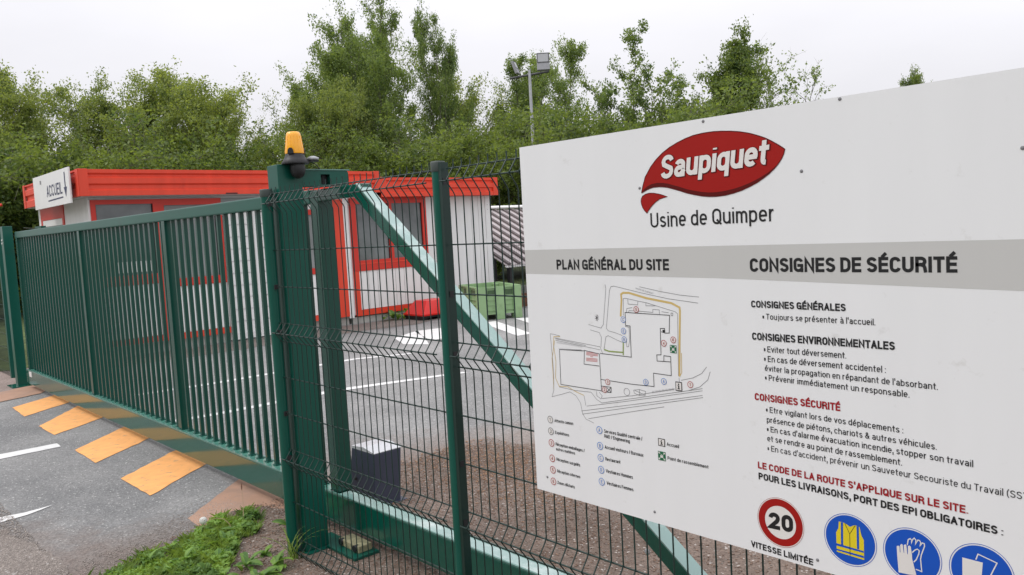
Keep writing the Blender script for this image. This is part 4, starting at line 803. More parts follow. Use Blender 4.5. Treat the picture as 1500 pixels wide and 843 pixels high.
    if ch in ACC:
        b, k = ACC[ch]; w_, lc, st = G[b]; y0 = (1.26 if lc else 1.20); st = list(st)+[[(.45, y0), (.75, y0+.24 if lc else y0+.16)] if k == 1 else [(.25, y0+.24), (.55, y0)]]
        return w_, lc, st
    return G[ch]
def stroke_text(name, body, xl, xr, zb, cap, s, m__, z_=.9, parent=None, slope=0.0, shear=0.0, fit=None, y=None, xh=.75, gap=.13, grow_=0.0, rough=0.0, s_geo=None):
    """s: stroke weight relative to the cap height; the line is fitted between xl and xr"""
    def layout(t):
        x = 0; L_ = []; sg_ = s_geo if s_geo is not None else s
        for ch in t:
            if ch == ' ': x += .29; continue
            g_ = glyph(ch, 0, 0); L_.append((ch, x)); x += g_[0]+sg_+gap*(1.0 if sg_ < .15 else .85)*(.75 if s_geo else 1)
        return L_, x-gap
    L_, tot = layout(body)
    if fit: tot = layout(fit)[1]
    sx = (xr-xl)/tot; V = []; F = []
    sgeo = s_geo if s_geo is not None else s; k_ = 0
    for ch, x0 in L_:
        A = (1-sgeo)/(xh-sgeo); D = -(.24)/(xh-sgeo); w_, lc, st = glyph(ch, A, D); hh = (xh if lc else 1.0)-sgeo
        for kg, line in enumerate(st):
            P = [(x0+sgeo/2+px*w_, sgeo/2+py*hh) for px, py in line]
            Q = [P[0]]
            for p in P[1:]:
                if math.hypot(p[0]-Q[-1][0], p[1]-Q[-1][1]) > 1e-4: Q.append(p)
            P = [Vector(((p[0])*sx, p[1]*cap)) for p in Q]; n = len(P)
            if n < 2: continue
            ws = s*cap*(2.1 if ch == '•' else 1.0)+grow_; closed = (P[0]-P[-1]).length < 1e-5 and n > 4; o_ = len(V); k_ += 1
            yy = -kg*2.5e-5
            # butt ends reach half a stroke further, so that corners close
            d0 = (P[1]-P[0]).normalized(); d1 = (P[-1]-P[-2]).normalized()
            if not closed:
                g0 = (P[1]-P[0]).length/cap > .16; g1 = (P[-1]-P[-2]).length/cap > .16
                P[0] = P[0]-d0*(ws/2 if g0 else grow_/2); P[-1] = P[-1]+d1*(ws/2 if g1 else grow_/2)
            for i, p in enumerate(P):
                if closed: a_ = (P[i]-P[i-1 if i else -2]).normalized(); b_ = (P[(i+1) if i < n-1 else 1]-P[i]).normalized()
                else: a_ = (P[i]-P[i-1]).normalized() if i else d0; b_ = (P[i+1]-P[i]).normalized() if i < n-1 else d1
                t = a_+b_; t = t.normalized() if t.length > .15 else b_; nn_ = Vector((-t.y, t.x)); kk = ws/2/max(.42, abs(t.dot(b_)))
                # vertical strokes heavier than horizontal ones
                for sgn in (1, -1):
                    q = p+nn_*kk*sgn; V.append((q.x+shear*q.y, yy, q.y+slope*q.x))
            for i in range(n-1): F.append((o_+2*i, o_+2*i+1, o_+2*i+3, o_+2*i+2))
    me = bpy.data.meshes.new(name); me.from_pydata(V, [], F); me.materials.append(m__); me.update()
    o = bpy.data.objects.new(name, me); COL.objects.link(o); par = parent or sg; o.parent = par
    o.location = Vector((xl, (YF-z_*.001) if y is None else y, zb))-world_loc(par); return o

sg = thing('site_sign', 'large white site board fixed to the mesh fence with plan, safety rules and pictograms', 'sign', (-1.0, -.043, 1.37))
SO = (-1.0, YF, 1.37)
MB().box(-1.9595, -.05, YF, YF+.004, .785, 1.963).build('panel', SIGNW, sg, origin=SO)
def flat(name, polys, z_, m__, parent=None):
    """flat print: list of outlines (x,z), lying z_ millimetres proud of the board"""
    y = YF-z_*.001; V = []; F = []
    for pl_ in polys:
        pts = [Vector((a, b, 0)) for a, b in pl_]
        from mathutils.geometry import tessellate_polygon
        tr = tessellate_polygon([pts]); o_ = len(V); V += [(p.x, y, p.y) for p in pts]
        for t in tr:
            a, b, c = [pts[i] for i in t]
            if (b-a).cross(c-a).z < 0: t = (t[0], t[2], t[1])
            F.append(tuple(i+o_ for i in t))
    mb = MB(); mb.add(V, F); return mb.build(name, m__, parent or sg, origin=(pls(polys), y, 1.37) if False else SO)
def circ(cx, cz, r, n=48, rx=None): rx = rx or r; return [(cx+rx*math.cos(2*math.pi*k/n), cz+r*math.sin(2*math.pi*k/n)) for k in range(n)]
def ring(name, cx, cz, r0_, r1_, z_, m__, n=48, parent=None):
    y = YF-z_*.001
    v = [(x, y, z) for x, z in circ(cx, cz, r0_, n)]+[(x, y, z) for x, z in circ(cx, cz, r1_, n)]
    return MB().add(v, [(k, (k+1) % n, (k+1) % n+n, k+n)[::-1] for k in range(n)]).build(name, m__, parent or sg, origin=SO)
def lines(name, pls_, w_, z_, m__, parent=None):
    y = YF-z_*.001; mb = MB()
    for pl_ in pls_:
        P = [Vector((a, b)) for a, b in pl_]; Lf = []; Rg = []
        for i, p in enumerate(P):
            d0 = (P[i]-P[i-1]).normalized() if i else (P[1]-P[0]).normalized(); d1 = (P[i+1]-P[i]).normalized() if i < len(P)-1 else d0
            t = (d0+d1); t = t.normalized() if t.length > .2 else d1
            n_ = Vector((-t.y, t.x)); k = w_/2/max(.5, abs(t.dot(d1)))
            Lf.append(p+n_*k); Rg.append(p-n_*k)
        n = len(P); v = [(p.x, y, p.y) for p in Lf]+[(p.x, y, p.y) for p in Rg]
        mb.add(v, [(i, i+n, i+n+1, i+1) for i in range(n-1)])
    return mb.build(name, m__, parent or sg, origin=SO)
flat('grey_band', [[(-1.9595, 1.5365), (-1.2, 1.529), (-.05, 1.499), (-.05, 1.617), (-1.9595, 1.617)]], .3, BANDG)
HEAD = {'PLAN GÉNÉRAL DU SITE', 'CONSIGNES DE SÉCURITÉ', 'CONSIGNES GÉNÉRALES', 'CONSIGNES ENVIRONNEMENTALES', 'CONSIGNES SÉCURITÉ'}
for (t, xl, xr, z0_, z1_, cap, wt, c_) in TEXTS:
    wgt = {'B': .21, 'n': .132, 's': .15}[wt]
    if t == '20': wgt = .245
    nm = 'heading' if t in HEAD else 'text_line'
    stroke_text(nm, t, xl, xr, z0_, cap, wgt, {'k': INK, 'r': REDT}[c_], .9, slope=(z1_-z0_)/(xr-xl))
stroke_text('text_line', '• En cas d\'accident, prévenir un Sauveteur Secouriste du Travail (SST).', -1.0729, -.4884, 1.0728, .0155, .118, INK, .9, slope=-.006, fit='• En cas d\'accident, prévenir un Sauveteur Secouriste du Travail (SS')
# emblem
def grow(pts, g):
    n = len(pts); o_ = []
    cx = sum(p[0] for p in pts)/n; cz = sum(p[1] for p in pts)/n
    for i, p in enumerate(pts):
        a = Vector(pts[i-1]); b = Vector(pts[(i+1) % n]); t = (b-a).normalized(); nn_ = Vector((-t.y, t.x))
        if (Vector(p)+nn_*.001-Vector((cx, cz))).length < (Vector(p)-Vector((cx, cz))).length: nn_ = -nn_
        o_.append((p[0]+nn_.x*g, p[1]+nn_.y*g))
    return o_
lf = flat('emblem_leaf', [P_LEAF], .6, REDP); flat('leaf_dark_rim', [P_RIM], .8, REDK, lf)  # darker rim printed along the leaf's lower edge
n_ = len(P_LEAF); lines('leaf_outline', [P_LEAF+[P_LEAF[0]]], .0022, 1.0, REDK, lf)
flat('emblem_tail', [P_TAIL], .6, REDP); lines('tail_outline', [P_TAIL+[P_TAIL[0]]], .0018, 1.0, REDK)
# lettering of the emblem: bold upright italics with a dark edge
for (z_, g_, m__, nm, dx) in ((1.1, .0040, REDK, 'emblem_lettering_edge', .0018), (1.4, .0, WHP, 'emblem_lettering', 0)):
    stroke_text(nm, 'Saupiquet', -1.383+dx, -1.052+dx, 1.8105-dx*.6, .066, .19, m__, z_, slope=.036, shear=.13, grow_=g_, xh=.74, s_geo=.19)
# map
mp_ = lines('site_plan', P_GREY, .0014, .5, GREYL)
lines('ochre_border', P_TAN, .0022, .45, TANL, mp_); lines('ochre_bank', P_YEL, .0062, .4, TANL, mp_); lines('building_outline', P_BLACK, .0019, .7, INK, mp_)
lines('green_edge', P_GREEN, .0042, .6, OLIV, mp_); lines('hatching', P_HATCH, .0022, .6, HATL, mp_)
hb = []
for k in range(16):
    t = k/15; xa = -1.4427+t*.0774; za = 1.1906+t*.0179; hb.append([(xa, za), (xa-.003, za-.008)])
for k in range(26):
    t = k/25; xa = -1.828+t*.110; za = 1.312-t*.006; hb.append([(xa, za), (xa, za-.006)])
for k in range(20):
    t = k/19; xa = -1.820+t*.10; za = 1.291+t*.001; hb.append([(xa, za), (xa, za-.005)])
lines('parking_hatching', hb, .0009, .6, GREYL, mp_)
flat('black_block', [[(-1.398, 1.369), (-1.389, 1.369), (-1.389, 1.376), (-1.398, 1.376)]], .8, INK, mp_)
ring('tank_ring', -1.5412, 1.1759, .0105, .0118, .6, GREYL, 30, mp_)
st = []
for k in range(4):
    a = k*math.pi/4+.3; st.append([(-1.6485-.009*math.cos(a), 1.3996-.011*math.sin(a)), (-1.6485+.009*math.cos(a), 1.3996+.011*math.sin(a))])
lines('compass_rose', st, .0012, .6, INK, mp_)
stroke_text('street_name', 'ROUTE DE GUENGAT', -1.4899, -1.425, 1.4935, .0045, .12, GREYL, .7, mp_, slope=-.22)
def badge(cx, cz, t, m__, ink, r=.0108):
    b_ = flat('badge', [circ(cx, cz, r, 28)], 1.0, WHP, None); ring('badge_ring', cx, cz, r*.86, r*1.05, 1.2, m__, 28, b_)
    stroke_text('badge_letter', t, cx-r*.30, cx+r*(.30 if t != '1' else .1), cz-r*.5, r*1.0, .17, ink, 1.3, b_)
for t, cx, cz in P_MAPC:
    badge(cx, cz, t, BLUEL if t in 'ABCDE' else (REDL), BLUEL if t in 'ABCDE' else REDL, .0092)
for i, z in enumerate((1.0416, 1.0015, .9610, .9077, .8678, .8275)): badge(-1.8777, z, str(i+1), GREYL if i < 2 else REDL, GREYL if i < 2 else REDL, .0122)
for i, z in enumerate((1.0388, .9875, .9486, .9096, .8704)): badge(-1.6596, z, 'ABCDE'[i], BLUEL, BLUEL, .0118)
def ibox(cx, cz, w_, h_):
    b_ = flat('information_badge', [[(cx-w_, cz-h_), (cx+w_, cz-h_), (cx+w_, cz+h_), (cx-w_, cz+h_)]], 1.0, INK)
    flat('badge_field', [[(cx-w_*.80, cz-h_*.80), (cx+w_*.80, cz-h_*.80), (cx+w_*.80, cz+h_*.80), (cx-w_*.80, cz+h_*.80)]], 1.2, WHP, b_)
    flat('badge_letter', [[(cx-w_*.15, cz-h_*.45), (cx+w_*.2, cz-h_*.45), (cx+w_*.2, cz+h_*.2), (cx-w_*.15, cz+h_*.2)], [(cx-w_*.35, cz-h_*.62), (cx+w_*.4, cz-h_*.62), (cx+w_*.4, cz-h_*.45), (cx-w_*.35, cz-h_*.45)], [(cx-w_*.35, cz+h_*.05), (cx-w_*.15, cz+h_*.05), (cx-w_*.15, cz+h_*.2), (cx-w_*.35, cz+h_*.2)], circ(cx, cz+h_*.45, h_*.18, 14)], 1.4, INK, b_)
ibox(-1.4175, 1.0387, .0125, .0115); ibox(-1.3483, 1.2146, .0112, .0135)
def gsq(cx, cz, h_):
    b_ = flat('assembly_point_badge', [[(cx-h_, cz-h_), (cx+h_, cz-h_), (cx+h_, cz+h_), (cx-h_, cz+h_)]], 1.0, GREENP); A = []
    for sx in (-1, 1):
        for sz in (-1, 1): A.append([(cx+sx*h_*.85, cz+sz*h_*.85), (cx+sx*h_*.85, cz+sz*h_*.45), (cx+sx*h_*.70, cz+sz*h_*.58), (cx+sx*h_*.5, cz+sz*h_*.38), (cx+sx*h_*.38, cz+sz*h_*.5), (cx+sx*h_*.58, cz+sz*h_*.70), (cx+sx*h_*.45, cz+sz*h_*.85)])
    for dx in (-.25, 0, .25): A.append(circ(cx+dx*h_, cz+(.22 if dx == 0 else .12)*h_, h_*.12, 10)); A.append([(cx+(dx-.13)*h_, cz-.38*h_), (cx+(dx+.13)*h_, cz-.38*h_), (cx+(dx+.10)*h_, cz+.02*h_), (cx+(dx-.10)*h_, cz+.02*h_)])
    flat('arrows_and_figures', A, 1.2, WHP, b_)
gsq(-1.4184, .9972, .0137); gsq(-1.3625, 1.322, .0115)
# pictograms
sp = flat('speed_limit_disc', [circ(-1.0430, .8850, .0665, 64)], .5, WHP); ring('thin_edge', -1.0430, .8850, .0652, .0660, .7, REDL, 64, sp)
ring('red_ring', -1.0430, .8850, .0440, .0628, .7, REDP, 64, sp)
def blue_disc(cx, name):
    d_ = flat(name, [circ(cx, .8855, .0612, 64)], .5, BLUEP); ring('thin_edge', cx, .8855, .0642, .0655, .5, BLUEP, 64, d_); return d_
v1 = blue_disc(-.8580, 'vest_pictogram'); flat('vest', [P_VEST], .8, YELP, v1)
cxv = -.8582
flat('vest_bands', [[(-.8922, .8688), (-.8244, .8664), (-.8244, .8618), (-.8922, .8626)], [(-.8922, .8548), (-.8244, .8542), (-.8244, .8486), (-.8922, .8506)], [(-.8800, .9254), (-.8741, .9254), (-.8750, .8680), (-.8805, .8675)], [(-.8408, .9258), (-.8350, .9250), (-.8352, .8680), (-.8408, .8676)]], 1.0, BLUEP, v1)
lines('zip_and_collar', [[(-.8580, .9000), (-.8582, .8460)], [(-.8700, .9254), (-.8580, .9010), (-.8436, .9262)]], .0012, 1.2, INK, v1)
flat('neck_opening', [[(-.8690, .9262), (-.8576, .9190), (-.8445, .9268), (-.8576, .9290)]], .9, BLUEP, v1)
v2_ = blue_disc(-.7125, 'glove_pictogram'); flat('front_glove', [P_GLOVE1], 1.0, WHP, v2_); lines('rear_glove_outline', [P_GLOVE2, P_THUMB], .0024, .8, WHP, v2_)
v3_ = blue_disc(-.5670, 'clothing_pictogram'); flat('front_panel', [[(-.6047, .9114), (-.5637, .9107), (-.5670, .868), (-.5690, .846), (-.6050, .852)]], 1.0, WHP, v3_); lines('rear_panel_outline', [[(-.5775, .9136), (-.573, .9274), (-.536, .9174), (-.5482, .8869), (-.556, .865)]], .0024, .8, WHP, v3_)
v4_ = blue_disc(-.4215, 'helmet_pictogram'); flat('helmet', [[(-.455, .880), (-.450, .905), (-.4215, .922), (-.393, .905), (-.388, .880)], circ(-.4215, .865, .022, 24)], .8, WHP, v4_)
# rivets
rv = None
for (a, b) in [(-.959, 1.797), (-1.2359, 1.9552), (-1.4599, 1.791), (-.859, 1.9576), (-1.4541, .8187), (-.9432, .811), (-1.9063, .8368), (-.4841, 1.8025), (-.09, 1.2), (-.09, 1.9), (-.48, .82)]:
    if rv is None:
        rv = MB().lathe([(.0042, 0), (.0042, .0010), (.0028, .0020), (.001, .0023)], 0, 0, 14).build('rivet', mat('rivet_grey', (.20, .20, .21), .5, .1), None); rv.parent = sg; rv.rotation_euler = (R_(90), 0, 0); rv.location = Vector((a, YF, b))-sg.location
    else: c = rv.copy(); COL.objects.link(c); c.location = Vector((a, YF, b))-sg.location
# lettering of the reception board
stroke_text('lettering', 'ACCUEIL', -14.42, -13.50, 2.563, .18, .15, NAVY, parent=ab, y=1.398)
mb_ = MB(); mb_.add([(-14.36, 1.3975, 2.488), (-13.48, 1.3975, 2.500), (-13.48, 1.3975, 2.520), (-14.36, 1.3975, 2.508)], [(0, 1, 2, 3)]).build('underline', NAVY, ab)
MB().add([(-13.34, 1.3975, 2.874), (-13.34, 1.3975, 2.65), (-13.40, 1.3975, 2.65), (-13.315, 1.3975, 2.50), (-13.23, 1.3975, 2.65), (-13.29, 1.3975, 2.65), (-13.29, 1.3975, 2.874)], [(0, 1, 2, 3, 4, 5, 6)]).build('arrow', NAVY, ab)
MB().add([(-14.80, 1.3975, 2.79), (-14.72, 1.3975, 2.79), (-14.72, 1.3975, 2.85), (-14.80, 1.3975, 2.85)], [(0, 1, 2, 3)]).build('small_mark', GREYL, ab)

# ================================================================ TREES
def grow_tree(seed, H, Rr, nleaf, leaf, stems=1, lf_=1.0, base=.22, shape='birch', clump=.30, droop=0.0, dens=26, top_pow=.8):
    """returns (branch MB, leaf verts, leaf faces)"""
    r = random.Random(seed); g = np.random.default_rng(seed); mb = MB(); tw = []
    def rad(t):      # crown radius at relative height
        if shape == 'birch': return Rr*(.62+.38*math.sin(math.pi*min(1, (t-base)/(1-base)*.95+.05))**.6)*(1-.42*max(0, (t-.7)/.3)**1.5)
        if shape == 'round': return Rr*math.sqrt(max(.04, 1-((t-.55)/.5)**2))
        return Rr*(1-.35*t)
    for s in range(stems):
        a = r.uniform(0, 6.28); a = s*6.283/max(1, stems)+r.uniform(-.5, .5); lean = (0 if stems == 1 else r.uniform(.30, .72)*lf_)*Rr; hh = H*(1 if s == 0 else r.uniform(.62, .93))
        P = []; n = 9
        for i in range(n+1):
            t = i/n; P.append(Vector((math.cos(a)*lean*t**1.2+r.gauss(0, .04)*Rr*t, math.sin(a)*lean*t**1.2+r.gauss(0, .04)*Rr*t, hh*t*.97)))
        r0b = .010*H*(1 if stems == 1 else .75)
        mb.tube(P, [r0b*(1-.93*(i/n))+.006 for i in range(n+1)], 7)
        nl = int(dens*hh/H*(1 if stems == 1 else .7))
        for k in range(nl):
            t = base+(1-base)*((k+r.random())/nl)**.9; idx = min(n-1, int(t*n)); f = t*n-idx; p0 = P[idx].lerp(P[idx+1], f)
            az = k*2.4+r.uniform(-.6, .6); Lb = rad(t)*(r.uniform(.45, 1.05) if r.random() < .75 else r.uniform(1.0, 1.4))*(1 if stems == 1 else .88)
            elev = r.uniform(.35, 1.05)+.6*max(0, t-.5); pts = [p0]; d = Vector((math.cos(az)*math.cos(elev), math.sin(az)*math.cos(elev), math.sin(elev)))
            m_ = 5
            for j in range(m_):
                d = (d+Vector((r.gauss(0, .16), r.gauss(0, .16), r.gauss(0, .12)-droop*.25*j/m_))).normalized(); pts.append(pts[-1]+d*Lb/m_)
            rb_ = r0b*.42*(1-t*.6); mb.tube(pts, [rb_*(1-.85*j/m_)+.003 for j in range(m_+1)], 5, False)
            for j in range(1, m_+1):
                for q in range(3 if j < m_ else 4):
                    dd = (d*.4+Vector((r.gauss(0, .7), r.gauss(0, .7), r.gauss(.12, .5)-droop))).normalized(); l2 = Lb*r.uniform(.14, .38); e_ = pts[j]+dd*l2
                    mb.tube([pts[j], e_], [.005, .002], 3, False); tw.append((pts[j], e_))
    T0 = np.array([tuple(a) for a, b in tw]); T1 = np.array([tuple(b) for a, b in tw]); m_ = len(tw)
    wts = g.gamma(1.4, 1, m_); wts /= wts.sum(); ii = g.choice(m_, nleaf, p=wts); t = g.random((nleaf, 1))**.7*1.1
    C_ = T0[ii]+(T1[ii]-T0[ii])*t+np.clip(g.normal(0, clump*.34, (nleaf, 3)), -clump*.62, clump*.62)*np.array([1, 1, .8])
    a = g.normal(0, 1, (nleaf, 3)); a[:, 2] -= .5*droop; a /= np.linalg.norm(a, axis=1, keepdims=True); b = np.cross(a, g.normal(0, 1, (nleaf, 3))); b /= np.linalg.norm(b, axis=1, keepdims=True)
    s_ = leaf*g.uniform(.6, 1.25, (nleaf, 1))
    V = np.stack([C_-a*s_*.5, C_+b*s_*.27, C_+a*s_*.5, C_-b*s_*.27], 1).reshape(-1, 3)
    return mb, V, np.arange(nleaf*4).reshape(-1, 4)
TV = {}
def variant(key, lm, *a, **k):
    mb, V, F = grow_tree(*a, **k)
    root = bpy.data.objects.new('tree', None); COL.objects.link(root)
    tr_ = mb.build('trunk', BARK, root); cr_ = npmesh('crown', V, F, lm, root); TV[key] = (tr_, cr_, a[1]); bpy.data.objects.remove(root)
    for o_ in (tr_, cr_): COL.objects.unlink(o_)
variant('tall', LEAF_A, 11, 10.0, 3.3, 72000, .11, stems=6, base=.12, shape='birch', dens=30, clump=.42)
variant('tall2', LEAF_A, 12, 10.0, 2.5, 46000, .11, stems=4, base=.15, shape='birch', dens=36, clump=.40)
variant('open', LEAF_A, 13, 9.0, 2.2, 13000, .12, stems=4, base=.30, shape='birch', dens=24, clump=.28)
variant('willow', LEAF_B, 14, 8.0, 3.4, 70000, .11, stems=5, base=.06, shape='round', dens=26, clump=.46)
variant('willow2', LEAF_B, 15, 8.0, 3.1, 56000, .11, stems=4, base=.05, shape='round', dens=28, clump=.44, droop=.25)
variant('dark', LEAF_C, 16, 7.5, 2.7, 46000, .12, stems=3, lf_=.45, base=.15, shape='round', dens=34, clump=.36)
variant('twiggy', LEAF_A, 17, 8.5, 2.6, 3200, .12, stems=3, base=.3, shape='birch', dens=20, clump=.16)
variant('bush', LEAF_C, 18, 3.5, 2.2, 36000, .10, stems=6, base=.02, shape='round', dens=22, clump=.34)
def plant_tree(name, label, cat, key, x, y, h, wide=1.0, rot=0.0, group='trees behind the cabins'):
    t0, c0_, H0 = TV[key]; root = thing(name, label, cat, (x, y, -.02), group); s = h/H0
    root.scale = (s*wide, s*wide, s); root.rotation_euler = (0, 0, rot)
    for o_ in (t0, c0_):
        c = o_.copy(); COL.objects.link(c); c.parent = root; c.location = (0, 0, 0)
    return root
T_ = [
 ('birch_tree', 'loose leafy tree cut by the left edge of the picture', 'willow', -28.8, 3.0, 7.0, .85, 2.0),
 ('birch_tree', 'leafy tree rising above the reception board', 'willow2', -31.5, 5.6, 6.9, .9, 2.2),
 ('willow_tree', 'broad bushy willow above the left half of the red fascia', 'willow', -31.4, 8.3, 7.4, .95, 1.0),
 ('willow_tree', 'highest rounded willow left of the sky gap', 'willow', -28.1, 9.2, 7.3, .95, 3.1),
 ('willow_tree', 'sloping willow crown just left of the sky gap', 'willow2', -30.8, 11.8, 6.8, .8, 4.4),
 ('willow_tree', 'low willow filling the gap behind the amber beacon', 'willow', -25.2, 10.9, 4.4, .8, 5.2),
 ('willow_tree', 'rounded lower crown at the left flank of the tall birches', 'willow', -26.2, 13.3, 6.9, .72, .8),
 ('birch_tree', 'left shoulder of the tall group, right of the beacon', 'tall2', -27.9, 13.9, 8.9, .85, .4),
 ('birch_tree', 'tallest wide birch rising to the top of the picture', 'tall', -27.5, 15.9, 11.0, .70, 1.9),
 ('birch_tree', 'birch top beside the tallest crown, right of its peak', 'tall2', -30.2, 18.9, 11.3, .62, 2.6),
 ('birch_tree', 'narrow pointed birch standing apart above the middle post', 'tall2', -24.2, 17.3, 9.9, .48, 3.7),
 ('birch_tree', 'birch shoulder between the pointed birch and the mast', 'willow2', -27.0, 21.0, 8.1, .85, 4.1),
 ('birch_tree', 'birch crown directly behind the floodlights', 'tall2', -24.4, 21.4, 8.5, .85, 5.5),
 ('birch_tree', 'full birch crown right of the floodlight mast', 'tall2', -25.9, 25.1, 10.1, .85, .9),
 ('birch_tree', 'open branched birch with sky showing through its middle', 'open', -18.5, 21.7, 8.7, .85, 2.0),
 ('birch_tree', 'thin low birch left of the open branched one', 'open', -21.5, 24.6, 7.0, .8, 3.3),
 ('birch_tree', 'sparse tree between the open birch and the dark tree', 'open', -20.0, 27.2, 7.4, .9, 4.9),
 ('oak_tree', 'compact dark green tree above the emblem of the sign', 'dark', -15.6, 23.6, 7.35, .85, 1.2),
 ('bare_tree', 'nearly bare twiggy tree right of the dark green tree', 'twiggy', -16.3, 28.8, 8.6, .8, 2.9),
 ('oak_tree', 'tip of a distant tree peeking over the top edge of the sign', 'dark', -13.6, 35.7, 6.85, .55, 4.0),
]
for nm, lb, key, x, y, h, wd, ro in T_: plant_tree(nm, lb, 'tree', key, x, y, h, wd, ro)
BU = [
 ('dense shrub under the tall birches right of the beacon', -23.5, 13.0, 4.4, 1.0), ('dense shrub behind the step of the red fascia', -22.5, 15.2, 4.4, 1.1), ('dense shrub behind the middle fence post', -21.5, 17.2, 4.6, 1.1),
 ('dark shrub behind the right cabin and the shelter', -19.5, 15.3, 4.2, 1.0), ('dark shrub behind the foot of the floodlight mast', -20.6, 19.0, 5.0, 1.1), ('shrub half hidden by the left edge of the sign', -17.4, 18.0, 4.4, 1.1),
 ('shrub behind the sign below the open birch', -17.6, 22.6, 5.2, 1.0), ('shrub behind the sign below the dark tree', -15.0, 21.2, 4.8, 1.1),
 ('low shrub behind the left end of the red fascia', -26.0, 5.4, 4.2, 1.1), ('low shrub beyond the reception board', -25.5, 3.2, 4.2, 1.2), ('shrub at the far left edge beyond the road sign', -24.5, 1.4, 3.8, 1.1),
 ('shrub behind the middle of the red fascia', -26.5, 7.6, 4.6, 1.1), ('shrub below the sloping willow', -25.2, 9.9, 4.3, 1.1),
 ('shrub in the dark gap under the ribbed shelter roof', -16.8, 12.2, 1.9, .8)]
for i, (lb, x, y, h, wd) in enumerate(BU): plant_tree('shrub', lb, 'shrub', 'bush', x, y, h, wd, i*1.3, 'shrubs below the trees')

# added trees, unseen behind the viewer, put in to darken reflections in paint and glass
for i in range(7):
    plant_tree('reflection_tree', 'added leafy tree behind the viewer, there for its reflection', 'tree', ('willow', 'tall2', 'willow2')[i % 3], -14+i*7.0, -17-(i*37 % 5), 8.5+(i*53 % 7)*.4, 1.15, i*1.7, 'added trees behind the viewer')
# ================================================================ WEEDS
def in_weeds(x, y):
    # band between the asphalt edge and the bare soil, in front of the first post
    t = (y+.80)/1.0; edge = -4.44-.38*t+.03*math.sin(y*23)
    return edge+.02+.05*math.sin(x*37+y*29) < x < edge+.25+.80*max(0, (.10-y))+.06*math.sin(y*31+x*11)
g = np.random.default_rng(5); P = []
while len(P) < 7400:
    x, y = g.uniform(-5.0, -3.6), g.uniform(-.95, .12)
    if in_weeds(x, y) and (math.sin(x*31+y*17)+math.sin(y*41-x*13)+g.normal(0, .6)) > -.1: P.append((x, y))
P = np.array(P); n = len(P); a = g.uniform(0, 6.28, n); h = g.uniform(.018, .070, n); ln_ = g.uniform(.2, 1.1, n)*h; wd_ = g.uniform(.0015, .0035, n)
dx, dy = np.cos(a), np.sin(a); px_, py_ = -dy*wd_, dx*wd_
z0_ = np.full(n, .006)
V = np.stack([np.stack([P[:, 0]-px_, P[:, 1]-py_, z0_], 1), np.stack([P[:, 0]+px_, P[:, 1]+py_, z0_], 1), np.stack([P[:, 0]+px_*.8+dx*ln_*.4, P[:, 1]+py_*.8+dy*ln_*.4, h*.7], 1), np.stack([P[:, 0]+dx*ln_, P[:, 1]+dy*ln_, h], 1)], 1).reshape(-1, 3)
tag(npmesh('grass', V, np.arange(n*4).reshape(-1, 4), GRASSB), 'short grass between the road edge and the bare soil', 'grass', kind='stuff')
# small leaves of the ground cover
n = 7000; P = []
while len(P) < n:
    x, y = g.uniform(-5.0, -3.6), g.uniform(-.95, .12)
    if in_weeds(x, y) and (math.sin(x*19+y*27)+math.sin(y*33-x*9)+g.normal(0, .5)) > .05: P.append((x, y))
P = np.array(P); a = g.uniform(0, 6.28, n); s_ = g.uniform(.008, .022, n); z_ = g.uniform(.012, .05, n); ti = g.normal(0, .35, n); ti2 = g.normal(0, .35, n)
dx, dy = np.cos(a)*s_, np.sin(a)*s_
V = np.stack([np.stack([P[:, 0]-dx, P[:, 1]-dy, z_-ti*s_], 1), np.stack([P[:, 0]-dy*.55, P[:, 1]+dx*.55, z_+ti2*s_*.5], 1), np.stack([P[:, 0]+dx, P[:, 1]+dy, z_+ti*s_], 1), np.stack([P[:, 0]+dy*.55, P[:, 1]-dx*.55, z_-ti2*s_*.5], 1)], 1).reshape(-1, 3)
tag(npmesh('ground_cover', V, np.arange(n*4).reshape(-1, 4), LEAF_W), 'low green ground cover among the grass by the road edge', 'ground cover', kind='stuff')
def leaf_shape(L_, W_, curl):
    mb = MB(); n = 6; v = []
    for i in range(n+1):
        t = i/n; w2 = W_*math.sin(math.pi*min(1, t*.93+.05))**.8*(1 if i < n else .05)*(1+.12*(i % 2)); z = L_*(.55*t-curl*t*t); v += [(L_*t, -w2/2, z+.12*w2), (L_*t, 0, z), (L_*t, w2/2, z+.12*w2)]
    f = []
    for i in range(n):
        for j in range(2): a_ = i*3+j; f.append((a_, a_+3, a_+4, a_+1))
    return mb.add(v, f, True)
lv = [leaf_shape(.085, .040, .55).build('leaf', LEAF_W), leaf_shape(.11, .038, .62).build('leaf', LEAF_W), leaf_shape(.06, .042, .45).build('leaf', LEAF_W)]
for o_ in lv: COL.objects.unlink(o_)
